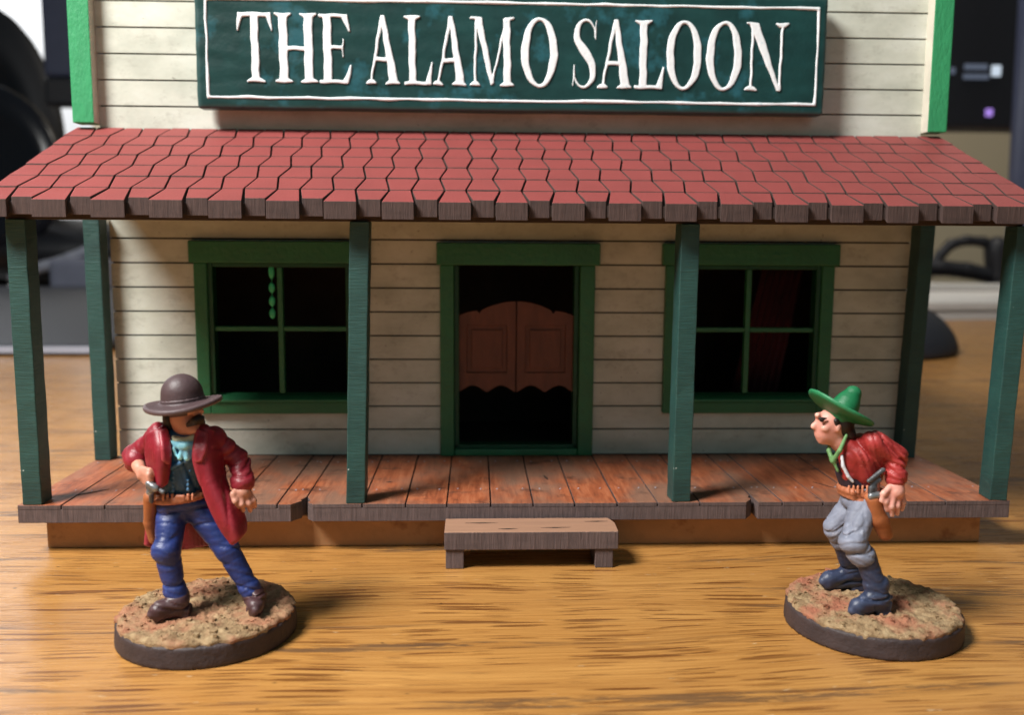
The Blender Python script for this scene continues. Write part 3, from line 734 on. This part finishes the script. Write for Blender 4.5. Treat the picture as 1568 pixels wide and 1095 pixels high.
b.ell(P(283, 695, .02), (.33, .2, .33)); b.ell(P(277, 735, .02), (.24, .17, .26), k=.12); b.ell(P(284, 768, .0), (.26, .18, .18), k=.12)
b.chain([sh_r, el_r, wr_r], [.12, .1, .075]); b.chain([sh_l, el_l, wr_l], [.12, .1, .07])
b.chain([hip_l, kn_l, an_l], [.13, .1, .06], .08); b.chain([hip_r, kn_r, an_r], [.13, .1, .06], .08)
hand(b, wr_r, P(219, 727, -.24), [[P(217+i*1.5, 722+i*5, -.27), P(228+i, 727+i*5.5, -.36), P(233, 733+i*5, -.30)] for i in range(4)], [P(218, 718, -.26), P(229, 721, -.33), P(236, 727, -.32)], .034)
hand(b, wr_l, P(372, 754, -.16), [[P(364, 757, -.20), P(360, 768, -.27), P(363, 777, -.25)], [P(370, 760, -.2), P(370, 773, -.25), P(372, 782, -.2)], [P(377, 759, -.17), P(381, 772, -.2), P(383, 782, -.15)], [P(382, 756, -.13), P(388, 767, -.15), P(390, 776, -.1)]], [P(363, 749, -.18), P(357, 757, -.24), P(357, 766, -.26)], .036, pr=.095)
b.mesh('body', 'skin', f1, h=.0155)
# trousers
tr = Sdf(); tr.ell(P(283, 768, .0), (.31, .23, .17), k=.1)
tr.chain([hip_l, kn_l], [.185, .155], .08); tr.chain([kn_l, an_l], [.155, .12], .03); tr.ell(P(250, 844, -.34), (.14, .1, .13), k=.06)
tr.chain([hip_r, kn_r], [.18, .145], .08); tr.chain([kn_r, an_r], [.145, .115], .03)
tr.cap(an_l, P(271, 912, -.3), .135, .14, .03); tr.cap(an_r, P(385, 905, -.12), .13, .13, .03)
for c, d, a_, fq, rd in ((P(258, 788, -.2), (.3, 0, 1), .018, 38, .2), (P(318, 786, -.15), (-.3, 0, 1), .018, 38, .2), (kn_l, (.2, 0, 1), .011, 30, .25), (kn_r, (-.2, 0, 1), .011, 30, .22), (an_l, (0, 0, 1), .013, 42, .25), (an_r, (0, 0, 1), .013, 42, .22)): tr.fold(c, d, a_, fq, rd)
tr.mesh('trousers', 'jeans', f1, h=.0155)
# boots
def boot(s, an, heel, toe, r=.1):
    s.cap(an, heel, .12, .125, .05); s.cap(heel, toe, .118, .095, .06)
    d = (Vector(toe)-Vector(heel)).normalized()
    s.cap(tuple(Vector(toe)-d*.02), tuple(Vector(toe)+d*.07+Vector((0, 0, -.03))), .09, .06, .03)
    s.bx(tuple(Vector(heel)-d*.05+Vector((0, 0, -.14))), (.1, .1, .10), .03, k=.03)
    s.cap(tuple(Vector(heel)+Vector((0, 0, -.08))), tuple(Vector(toe)+Vector((0, 0, -.07))), .085, .085, .03)
    s.fold(tuple((Vector(an)+Vector(heel))/2), (0, 0, 1), .026, 40, .24)
for q in ((P(273, 912, -.30), P(272, 924, -.33), P(242, 934, -.46)), (P(386, 905, -.10), P(391, 916, -.12), P(391, 928, -.34))):
    bo = Sdf(); boot(bo, *q); bo.mod(lambda X, D_: np.maximum(D_, .27-X[..., 2])); bo.mesh('boot', 'boot_brown', f1, h=.0155)
# shirt, collar, scarf
s_ = Sdf(); s_.ell(P(283, 692, .0), (.37, .25, .34)); s_.ell(P(277, 732, .0), (.285, .225, .27), k=.12)
for i in range(5): s_.ell(P(290-i*.4, 722+i*7, -.235), (.022, .02, .022), k=.012); s_.ell(P(266-i*.3, 724+i*7, -.225), (.022, .02, .022), k=.012)
s_.cap(P(263, 716, -.24), P(284, 706, -.27), .03, .03, .02); s_.cap(P(284, 706, -.27), P(298, 700, -.24), .03, .02, .02)
s_.fold(P(278, 735, -.2), (1, 0, .3), .015, 30, .3)
s_.mesh('shirt', 'shirt_blue', f1, h=.0155)
s_ = Sdf(); s_.chain([P(263, 668, -.10), P(272, 675, -.19), P(286, 676, -.21), P(300, 669, -.14)], .05, .02)
s_.mesh('collar', 'collar', f1, h=.0155)
s_ = Sdf(); s_.chain([P(264, 677, -.20), P(278, 683, -.27), P(284, 683, -.28), P(300, 679, -.2)], [.03, .05, .05, .03], .02)
s_.cap(P(280, 686, -.28), P(276, 701, -.29), .03, .035, .01); s_.cap(P(285, 686, -.28), P(286, 702, -.29), .03, .035, .01); s_.cap(P(266, 688, -.25), P(270, 698, -.25), .02, .02)
s_.cap(P(296, 688, -.24), P(292, 700, -.25), .02, .02)
s_.mesh('scarf', 'scarf_blue', f1, h=.0155)
# belt + holster
s_ = Sdf(); Q = [(math.cos(t_), math.sin(t_)) for t_ in np.linspace(0, 2*math.pi, 25)]
c0 = Vector(P(277, 761, .0)); s_.chain([tuple(c0+Vector((x*.30, y*.235, x*.03+.01))) for x, y in Q], .045, .01)
s_.bx(P(276, 764, -.245), (.06, .025, .05), .015)
for x in (250, 257, 264, 288, 295): s_.cap(P(x, 757, -.24), P(x, 765, -.25), .018, .018, .01)
s_.mesh('belt', 'belt_tan', f1, h=.0155)
s_ = Sdf(); s_.cap(P(231, 762, -.1), P(230, 800, -.04), .09, .075, .03); s_.cap(P(230, 800, -.04), P(235, 826, -.02), .075, .06, .03); s_.cap(P(240, 762, -.1), P(252, 762, -.15), .05, .04, .03)
s_.mesh('holster', 'leather', f1, h=.0155)
s_ = Sdf(); s_.cap(P(222, 724, -.3), P(229, 738, -.33), .035, .045, .01); s_.bx(P(233, 745, -.33), (.07, .035, .05), .02); s_.cap(P(240, 748, -.36), P(250, 754, -.42), .028, .028, .01)
s_.cap(P(232, 752, -.30), P(232, 768, -.2), .035, .03, .01)
gun = s_.mesh('revolver', 'gunmetal', f1, h=.016)
s_ = Sdf(); s_.cap(P(228, 741, -.37), P(238, 748, -.40), .045, .045); s_.ell(P(230, 754, -.36), (.05, .05, .04)); s_.mesh('cylinder', 'silver', gun, h=.016)
# coat
ct = Sdf()
ct.cap(sh_r, el_r, .14, .125, .06); ct.cap(el_r, tuple(Vector(el_r).lerp(Vector(wr_r), .35)), .145, .15, .03)
ct.cap(sh_l, el_l, .15, .125, .06); ct.cap(el_l, wr_l, .125, .125, .04); ct.cap(tuple(Vector(el_l).lerp(Vector(wr_l), .78)), wr_l, .14, .14, .01)
ct.chain([P(246, 662, .03), P(264, 664, .1), P(283, 662, .13), P(306, 664, .1), P(324, 670, .05)], [.13, .12, .12, .12, .14], .06)
ct.ell(P(285, 700, .14), (.36, .17, .36), k=.08); ct.ell(P(280, 745, .12), (.30, .16, .3), k=.08)
ct.sheet([[P(250, 657, -.10), P(241, 662, -.16), P(230, 668, -.08)], [P(257, 680, -.24), P(243, 684, -.28), P(228, 684, -.12)], [P(257, 706, -.28), P(244, 710, -.32), P(229, 706, -.15)], [P(252, 738, -.29), P(245, 742, -.32), P(238, 736, -.24)]], .045, (30, 14))
ct.sheet([[P(306, 656, -.12), P(318, 660, -.12), P(330, 668, -.04)], [P(301, 684, -.26), P(318, 688, -.24), P(336, 692, -.06)], [P(301, 706, -.30), P(320, 710, -.28), P(336, 714, -.10)], [P(311, 740, -.33), P(327, 742, -.33), P(342, 742, -.12)],
          [P(326, 776, -.37), P(343, 776, -.38), P(360, 770, -.16)], [P(342, 808, -.40), P(356, 805, -.42), P(372, 796, -.2)], [P(356, 829, -.40), P(363, 823, -.42), P(373, 812, -.24)]], .048, (60, 20))
ct.sheet([[P(236, 700, .12), P(262, 705, .22), P(290, 705, .24), P(320, 705, .2), P(338, 712, .0)], [P(236, 745, .14), P(262, 750, .24), P(290, 750, .26), P(325, 750, .2), P(346, 748, -.05)], [P(230, 790, .16), P(258, 795, .26), P(290, 796, .28), P(335, 790, .18), P(362, 780, -.1)], [P(226, 832, .14), P(256, 838, .26), P(290, 836, .3), P(340, 825, .16), P(371, 806, -.16)]], .045, (40, 36))
for c, d, a_, fq, rd in ((el_l, (-.5, 0, 1), .024, 30, .22), (el_r, (.6, 0, 1), .022, 32, .2), (sh_r, (1, 0, .6), .018, 30, .2), (sh_l, (-1, 0, .7), .018, 26, .22), (wr_l, (0, 0, 1), .015, 40, .18), (P(345, 770, -.3), (1, 0, -.35), .012, 14, .35), (P(250, 700, -.2), (1, 0, .2), .014, 22, .25)): ct.fold(c, d, a_, fq, rd)
ct.mesh('coat', 'coat_red', f1, h=.0155)
# lapels
s_ = Sdf(); s_.sheet([[P(304, 660, -.2), P(314, 664, -.2)], [P(299, 690, -.31), P(314, 686, -.3)], [P(302, 706, -.34), P(308, 704, -.35)]], .03, (20, 8)); s_.mesh('lapel', 'coat_red', f1, h=.0155); s_ = Sdf(); s_.sheet([[P(254, 660, -.17), P(246, 662, -.2)], [P(259, 690, -.29), P(249, 684, -.33)], [P(257, 708, -.33), P(251, 704, -.35)]], .03, (20, 8))
s_.mesh('lapel', 'coat_red', f1, h=.0155)
# moustache, hair, hat
s_ = Sdf(); s_.chain([P(288, 651, -.25), P(300, 644, -.30), P(311, 647, -.24)], [.03, .055, .03], .02); s_.ell(P(306, 641, -.27), (.06, .05, .05), k=.03); s_.mesh('moustache', 'hair', f1, h=.015)
s_ = Sdf(); s_.ell(P(262, 640, .03), (.09, .17, .2)); s_.ell(P(284, 640, .1), (.18, .13, .22)); s_.mesh('hair', 'hair', f1, h=.0155)
def hat(parent, c, mat, rx, ry, th, crown, tilt, up, band=None):
    R = tilt.to_matrix(); Rn = np.array(R, dtype=np.float32); c = A(*c); s = Sdf()
    def f(X):
        q = (X-c)@Rn; e = np.sqrt((q[..., 0]/rx)**2+(q[..., 1]/ry)**2)
        z = q[..., 2]-up(q[..., 0]/rx, q[..., 1]/ry, e)
        d = np.stack([(e-1)*min(rx, ry), np.abs(z)-th], -1)+th*.8
        return np.linalg.norm(np.maximum(d, 0), axis=-1)+np.minimum(d.max(-1), 0)-th*.8
    m = max(rx, ry)+.1; s.ops.append((f, c-m, c+m, .03, False))
    for (x, y, z, r, x2, y2, z2, r2) in crown:
        s.cap(tuple(c+A(*(R @ Vector((x, y, z))))), tuple(c+A(*(R @ Vector((x2, y2, z2))))), r, r2, .05)
    return s, c, R
T1 = Matrix.Rotation(-.10, 4, 'Y') @ Matrix.Rotation(.0, 4, 'X')
s_, c, R = hat(f1, P(281, 620, -.06), 'hat_brown', .46, .47, .034, [(0, 0, .04, .24, 0, 0, .12, .24), (0, 0, .1, .24, 0, .0, .15, .225)], T1.to_quaternion(), lambda x, y, e: .02*x*x-.03*y*y+.01*e)
s_.mesh('hat', 'hat_brown', f1, h=.0155)
s_ = Sdf(); s_.chain([tuple(c+A(*(R @ Vector((.238*x, .238*y, .075))))) for x, y in Q], .024, .01); s_.mesh('hat_band', 'hat_brown', f1, h=.0155)

# ---- man in the green sombrero, crouched, side on
f2 = thing('figurine', 'crouching painted gunfighter in red jacket, grey trousers and green sombrero on a round base', 'figurine')
base(f2, 4.36, -2.85, 1.07, 'sand_b', 11)
sh, el, wr = P(1338, 678, -.22), P(1370, 698, -.22), P(1372, 732, -.32)
sh2, el2, wr2 = P(1318, 680, .2), P(1346, 712, .25), P(1330, 742, .0)
hipn, knn, ann = P(1326, 770, -.15), P(1305, 830, -.38), P(1340, 905, -.40)
hipf, knf, anf = P(1310, 768, .15), P(1279, 808, .16), P(1302, 876, .34)
b = Sdf()
Rh = Matrix.Rotation(.25, 4, 'Y').to_quaternion()
b.ell(P(1275, 648, 0), (.215, .165, .19), k=.05); b.ell(P(1263, 662, 0), (.13, .125, .14), k=.06)
b.chain([P(1253, 643, -.01), P(1246, 653, -.01), P(1252, 656, -.01)], [.024, .032, .026], .03)     # nose
b.cap(P(1252, 636, -.05), P(1252, 636, .05), .035, .035, .03); b.cap(P(1253, 664, -.03), P(1253, 664, .03), .022, .022, .02); b.cap(P(1255, 668, -.03), P(1255, 668, .03), .022, .022, .02)
b.ell(P(1259, 675, 0), (.055, .055, .04), k=.04); b.ell(P(1264, 656, -.12), (.055, .04, .045), k=.03)   # chin, cheek
b.ell(P(1259, 645, -.13), (.035, .03, .022), k=.012, sub=True)                                        # eye socket
b.ell(P(1283, 656, -.16), (.03, .025, .05), k=.02)
b.cap(P(1276, 668, 0), P(1300, 686, 0), .12, .15, .06)
b.ell(P(1318, 700, .02), (.22, .22, .2)); b.ell(P(1320, 735, .02), (.18, .16, .2), k=.1); b.ell(P(1320, 762, 0), (.17, .16, .16), k=.1)
b.chain([sh, el, wr], [.1, .08, .07]); b.chain([sh2, el2, wr2], [.1, .08, .07])
b.chain([hipn, knn, P(1324, 858, -.38), ann], [.12, .1, .07, .06], .05); b.chain([hipf, knf, P(1290, 835, .22), anf], [.12, .1, .07, .06], .05)
hand(b, wr, P(1372, 752, -.36), [[P(1361, 756, -.38), P(1356, 769, -.42), P(1358, 781, -.40)], [P(1368, 760, -.4), P(1365, 776, -.43), P(1366, 789, -.40)], [P(1375, 760, -.38), P(1374, 775, -.41), P(1374, 787, -.38)], [P(1381, 757, -.34), P(1383, 769, -.36), P(1381, 780, -.34)]], [P(1362, 747, -.38), P(1353, 756, -.42), P(1350, 767, -.42)], .036, pr=.105)
hand(b, wr2, P(1334, 744, -.12), [[P(1334, 740+i*4, -.16), P(1340, 739+i*4.5, -.24), P(1345, 738+i*5, -.2)] for i in range(4)], [P(1330, 738, -.14), P(1338, 733, -.2), P(1346, 730, -.2)], .03, pr=.07)
b.mesh('body', 'skin_pink', f2, h=.0155)
s_ = Sdf(); s_.ell(P(1258, 645, -.14), (.022, .02, .016)); s_.cap(P(1254, 640, -.13), P(1265, 641, -.15), .014, .014); s_.mesh('eye', 'hair', f2, h=.013)
s_ = Sdf(); s_.ell(P(1289, 646, 0), (.15, .18, .2)); s_.cap(P(1280, 645, -.14), P(1281, 656, -.14), .04, .03); s_.ell(P(1297, 664, 0), (.1, .15, .1)); s_.mesh('hair', 'hair', f2, h=.0155)
tr = Sdf(); tr.ell(P(1319, 766, 0), (.25, .26, .16), k=.1)
tr.chain([hipn, knn], [.185, .15], .04); tr.cap(knn, P(1320, 852, -.38), .155, .155, .03); tr.chain([hipf, knf], [.18, .145], .03); tr.cap(knf, P(1287, 828, .2), .145, .13, .03)
for c, d, a_, fq, rd in ((hipn, (.2, 0, 1), .018, 30, .3), (knn, (-.4, 0, 1), .024, 32, .22), (P(1325, 856, -.4), (0, 0, 1), .022, 38, .2), (knf, (-.3, 0, 1), .02, 34, .22), (hipf, (.3, 0, 1), .018, 36, .2), (P(1315, 800, -.3), (1, 0, .1), .015, 22, .25)): tr.fold(c, d, a_, fq, rd)
tr.mesh('trousers', 'trousers_grey', f2, h=.0155)
bo = Sdf(); bo.chain([P(1324, 850, -.38), P(1338, 890, -.40)], [.135, .12], .05); boot(bo, P(1340, 893, -.40), P(1345, 914, -.42), P(1313, 928, -.50)); 
bo.cap(P(1337, 894, -.41), P(1346, 895, -.41), .125, .125, .015)
bo.cap(P(1358, 915, -.36), P(1364, 915, -.36), .04, .03, .02); bo.mod(lambda X, D_: np.maximum(D_, .27-X[..., 2])); bo.mesh('boot', 'boot_blue', f2, h=.0155); bo = Sdf()
bo.chain([P(1290, 832, .22), P(1302, 872, .34)], [.12, .11], .05); boot(bo, P(1304, 868, .36), P(1307, 881, .38), P(1268, 886, .32))
bo.mod(lambda X, D_: np.maximum(D_, .27-X[..., 2]))
bo.mesh('boot', 'boot_blue', f2, h=.0155)
jk = Sdf(); jk.ell(P(1322, 694, 0), (.31, .31, .21), rot=Matrix.Rotation(.35, 4, 'Y').to_quaternion()); jk.ell(P(1322, 722, 0), (.245, .25, .22), k=.1)
jk.cap(P(1296, 682, -.05), P(1300, 726, -.10), .12, .1, .06); jk.cap(P(1296, 682, .08), P(1300, 722, .1), .12, .1, .06)
jk.chain([sh, el], [.15, .14], .05); jk.cap(el, wr, .135, .115, .04); jk.cap(tuple(Vector(el).lerp(Vector(wr), .8)), wr, .13, .13, .01); jk.chain([sh2, el2, wr2], [.14, .12, .1], .05)
for c, d, a_, fq, rd in ((el, (.6, 0, 1), .028, 26, .24), (sh, (1, 0, .5), .02, 26, .22), (P(1375, 716, -.3), (.1, 0, 1), .02, 36, .18), (P(1320, 715, -.25), (1, 0, .8), .02, 24, .25), (P(1300, 700, -.2), (1, 0, .4), .014, 26, .2)): jk.fold(c, d, a_, fq, rd)
jk.mesh('jacket', 'shirt_red', f2, h=.0155)
s_ = Sdf(); s_.ell(P(1300, 722, 0), (.16, .2, .18)); s_.ell(P(1306, 738, 0), (.17, .2, .12)); s_.mesh('shirt', 'vest_dark', f2, h=.0155)
s_ = Sdf(); s_.chain([P(1289, 698, -.19), P(1291, 714, -.21), P(1299, 730, -.23), P(1306, 738, -.24)], [.02, .024, .024, .02], .01); s_.mesh('shirt_edge', 'trim_white', f2, h=.015)
s_ = Sdf(); s_.chain([P(1296, 667, -.15), P(1286, 690, -.20), P(1275, 706, -.14), P(1269, 690, -.04), P(1270, 681, .05)], [.022, .028, .032, .028, .022], .02); s_.cap(P(1276, 706, -.14), P(1283, 722, -.16), .025, .018, .02)
s_.mesh('neckerchief', 'scarf_green', f2, h=.016)
s_ = Sdf(); c0 = Vector(P(1318, 750, 0)); s_.chain([tuple(c0+Vector((x*.24, y*.26, -x*.02))) for x, y in Q], .05, .01); s_.chain([tuple(c0+Vector((x*.26+.02, y*.28, -x*.06-.10))) for x, y in Q], .035, .01)
for x in (1300, 1307, 1314, 1321, 1328): s_.cap(P(x, 745, -.28), P(x, 755, -.28), .018, .018, .01)
s_.mesh('belt', 'belt_tan', f2, h=.0155)
s_ = Sdf(); s_.chain([P(1337, 766, -.34), P(1345, 795, -.34), P(1354, 818, -.32)], [.085, .10, .08], .04); s_.cap(P(1352, 800, -.34), P(1358, 818, -.30), .085, .075, .04); s_.cap(P(1330, 762, -.32), P(1345, 770, -.34), .05, .06, .03)
s_.mesh('holster', 'leather', f2, h=.0155)
s_ = Sdf(); s_.cap(P(1330, 737, -.36), P(1352, 720, -.34), .026, .034, .01); s_.bx(P(1336, 752, -.35), (.05, .04, .06), .02); s_.cap(P(1337, 742, -.35), P(1347, 735, -.35), .03, .03)
gun = s_.mesh('revolver', 'gunmetal', f2, h=.016)
s_ = Sdf(); s_.cap(P(1334, 760, -.38), P(1344, 758, -.38), .045, .045); s_.mesh('cylinder', 'silver', gun, h=.016)
T2 = Matrix.Rotation(.46, 4, 'Y') @ Matrix.Rotation(-.10, 4, 'X')
s_, c, R = hat(f2, P(1283, 634, 0), 'hat_green', .44, .42, .028, [(0.03, 0, .02, .19, .045, 0, .16, .15), (.045, 0, .14, .155, .06, 0, .31, .105)], T2.to_quaternion(), lambda x, y, e: .13*np.maximum(e-.35, 0)**1.6+.06*(x < 0)*x*x)
s_.mesh('sombrero', 'hat_green', f2, h=.0155)
s_ = Sdf(); s_.chain([tuple(c+A(*(R @ Vector((.03+.2*x, .2*y, .06))))) for x, y in Q], .02, .01)
for i in range(0, 24, 1): x, y = Q[i]; s_.ell(tuple(c+A(*(R @ Vector((.03+.205*x, .205*y, .075))))), (.024, .024, .024), k=.008)
s_.mesh('hat_cord', 'hat_green', f2, h=.015)
#@@ROOM
# ------------------------------------------------------------------ things standing behind, out of focus
def rbox(name, c, h, mat, label, cat, rd=.5, hh=.5, rot=None):
    s = Sdf(); s.bx((0, 0, 0), h, rd, rot); o = s.mesh(name, mat, None, h=hh, smooth=1); o.location = c; return tag(o, label, cat)
# office chair
ch = thing('office_chair', 'black office chair with round curved backrest behind the table', 'office chair', (-46, 86, -75))
def loc2(o): o.location = -Vector(ch.location); return o
def pc(px, py, Y): return tuple(float(v) for v in at(px, py, Y=Y))
c_ = pc(-35, 225, 84); s_ = Sdf(); s_.ell(c_, (8.9, 2.6, 14.6)); s_.ell((c_[0], c_[1]-3.4, c_[2]), (7.6, 3, 12.8), k=.5, sub=True); loc2(s_.mesh('backrest', 'black_plastic', ch, h=.4, smooth=2))
c_ = pc(-25, 262, 76); s_ = Sdf(); s_.ell(c_, (7.4, 1.6, 8.2)); s_.ell((c_[0], c_[1]-1.8, c_[2]), (6.4, 1.5, 7.1), k=.4, sub=True); loc2(s_.mesh('lumbar_shell', 'gloss_black', ch, h=.3, smooth=2))
s_ = Sdf(); s_.ell((-43, 82, 3.5), (11, 7, 3.2)); loc2(s_.mesh('seat', 'black_plastic', ch, h=.5, smooth=2))
s_ = Sdf(); s_.chain([pc(20, 425, 74), pc(66, 408, 74), pc(110, 394, 74), pc(140, 380, 74)], .5, .3); loc2(s_.mesh('armrest', 'pale_grey', ch, h=.2, smooth=1))
s_ = Sdf(); s_.cap((-46, 86, 2), (-46, 86, -68), 2.2)
for k in range(5): s_.cap((-46, 86, -67), (-46+24*math.cos(k*1.257), 86+24*math.sin(k*1.257), -72), 2, 1.4, 1); s_.ell((-46+24*math.cos(k*1.257), 86+24*math.sin(k*1.257), -73), (2, 2, 2), k=1)
loc2(s_.mesh('swivel_base', 'black_plastic', ch, h=.9, smooth=1))
# mat, box, monitors, cables
rbox('desk_mat', (-36, 48, .22), (19.6, 23.4, .22), 'charcoal', 'dark grey slab with a pale rim lying on the table beside the saloon', 'desk mat', .1, .2)
o = bpy.data.objects['desk_mat']; r_ = MB(); r_.box(-19.4, 19.4, -23.55, -23.42, -.1, .17); r_.build('edge_strip', 'pale_grey', o, .02)
rbox('storage_box', (-36.6, 72.5, 1.45), (2.1, 2.4, 1.43), 'mid_grey', 'low grey box at the far table edge behind the front corner post', 'box', .2, .25)
mn = thing('monitor', 'blue grey flat monitor on the dark foot, half hidden behind the false front', 'monitor', (-24, 62, 0))
m = MB(); m.box(-10.2, 10, -.8, .8, 17.2, 34); m.build('panel', 'blue_grey', mn, .3); m = MB(); m.box(-10.2, 10, -.9, .9, 15, 17.18); m.build('lower_bezel', 'black_plastic', mn, .3)
m = MB(); m.box(3, 5, .9, 2, .3, 20); m.box(0, 9, -4, 5, 0, .5); m.build('stand', 'black_plastic', mn, .2)
m2 = thing('screen', 'large black screen with small white and violet indicator lights', 'screen', (44, 60, 0))
m = MB(); m.box(-24, 6, 0, 3, 13.9, 38); m.build('panel', 'black_plastic', m2, .3)
m = MB(); m.box(-20, -17, 3, 4.5, 0.2, 20); m.box(-24, -12, -1, 8, 0, .6); m.build('stand', 'black_plastic', m2, .2)
for (px, py, w_, h_, mt) in ((1525, 108, .75, .85, 'led_white'), (1494, 102, 1.9, .45, 'led_dim'), (1494, 117, 2.1, .4, 'led_dim'), (1458, 108, .45, .5, 'led_dim'), (1514, 172, .6, .6, 'led_violet')):
    p = at(px, py, Y=60)-np.array([44, 60, 0]); m = MB(); m.box(p[0]-w_/2, p[0]+w_/2, -.12, .02, p[2]-h_/2, p[2]+h_/2); m.build('indicator_light', mt, m2, .1)
pl = MB(); pl.tube([(38.3, 50, 0), (38.0, 50, 10), (37.6, 50, 34)], 1.5, 20); tag(pl.build('pole', 'blue_grey', smooth=True), 'slate blue pole standing beside the large black screen', 'pole')
s_ = Sdf(); s_.ell((0, 0, 0), (4.6, 4.2, 2.75)); s_.mod(lambda X, D_: np.maximum(D_, -X[..., 2])); o = s_.mesh('desk_speaker', 'charcoal', None, h=.15, smooth=1); o.location = (16.3, 27.2, 0); tag(o, 'charcoal dome shaped desk object with flat underside', 'speaker')
for i, (x, y, z, a, ww, lab) in enumerate(((33, 50, .0, .15, 9, 'lower stack of white paper sheets at the far right of the table'), (38, 66, 0, -.12, 12, 'farther white paper stack under the black chair tubes'))):
    m = MB()
    for k in range(5): q = rnd.uniform(-.4, .4); m.box(-ww+q, ww+q, -6+q, 6, z+k*.22, z+k*.22+.2)
    o = m.build('paper_stack', 'paper'); o.location = (x, y, 0); o.rotation_euler.z = a; tag(o, lab, 'paper', 'paper stacks')
tc = thing('tube_chair', 'black bent tube chair arm showing between the right hand posts', 'chair', (44, 85, -75))
def loc3(o): o.location = -Vector(tc.location); return o
Y = 82
def pp(pts): return [tuple(at(x, y, Y=Y)) for x, y in pts]
s_ = Sdf(); s_.chain(pp([(1398, 440), (1425, 415), (1440, 390), (1456, 374), (1480, 368), (1505, 370), (1522, 378), (1530, 400)]), .55, .3); loc3(s_.mesh('arm_tube', 'black_plastic', tc, h=.3, smooth=1))
s_ = Sdf(); s_.chain(pp([(1400, 412), (1440, 410), (1480, 414), (1525, 424)]), .85, .3); loc3(s_.mesh('seat_rail', 'black_plastic', tc, h=.3, smooth=1))
s_ = Sdf(); s_.chain(pp([(1526, 380), (1528, 425), (1530, 470)])+[(at(1530, 470, Y=Y)[0], Y, -74)], [1.3, 1.2, 1.0, 1.0], .3); loc3(s_.mesh('leg', 'black_plastic', tc, h=.45, smooth=1))
s_ = Sdf(); s_.chain(pp([(1400, 440), (1400, 470)])+[(at(1400, 470, Y=Y)[0], Y, -74)], 1.0, .3); loc3(s_.mesh('leg', 'black_plastic', tc, h=.45, smooth=1))
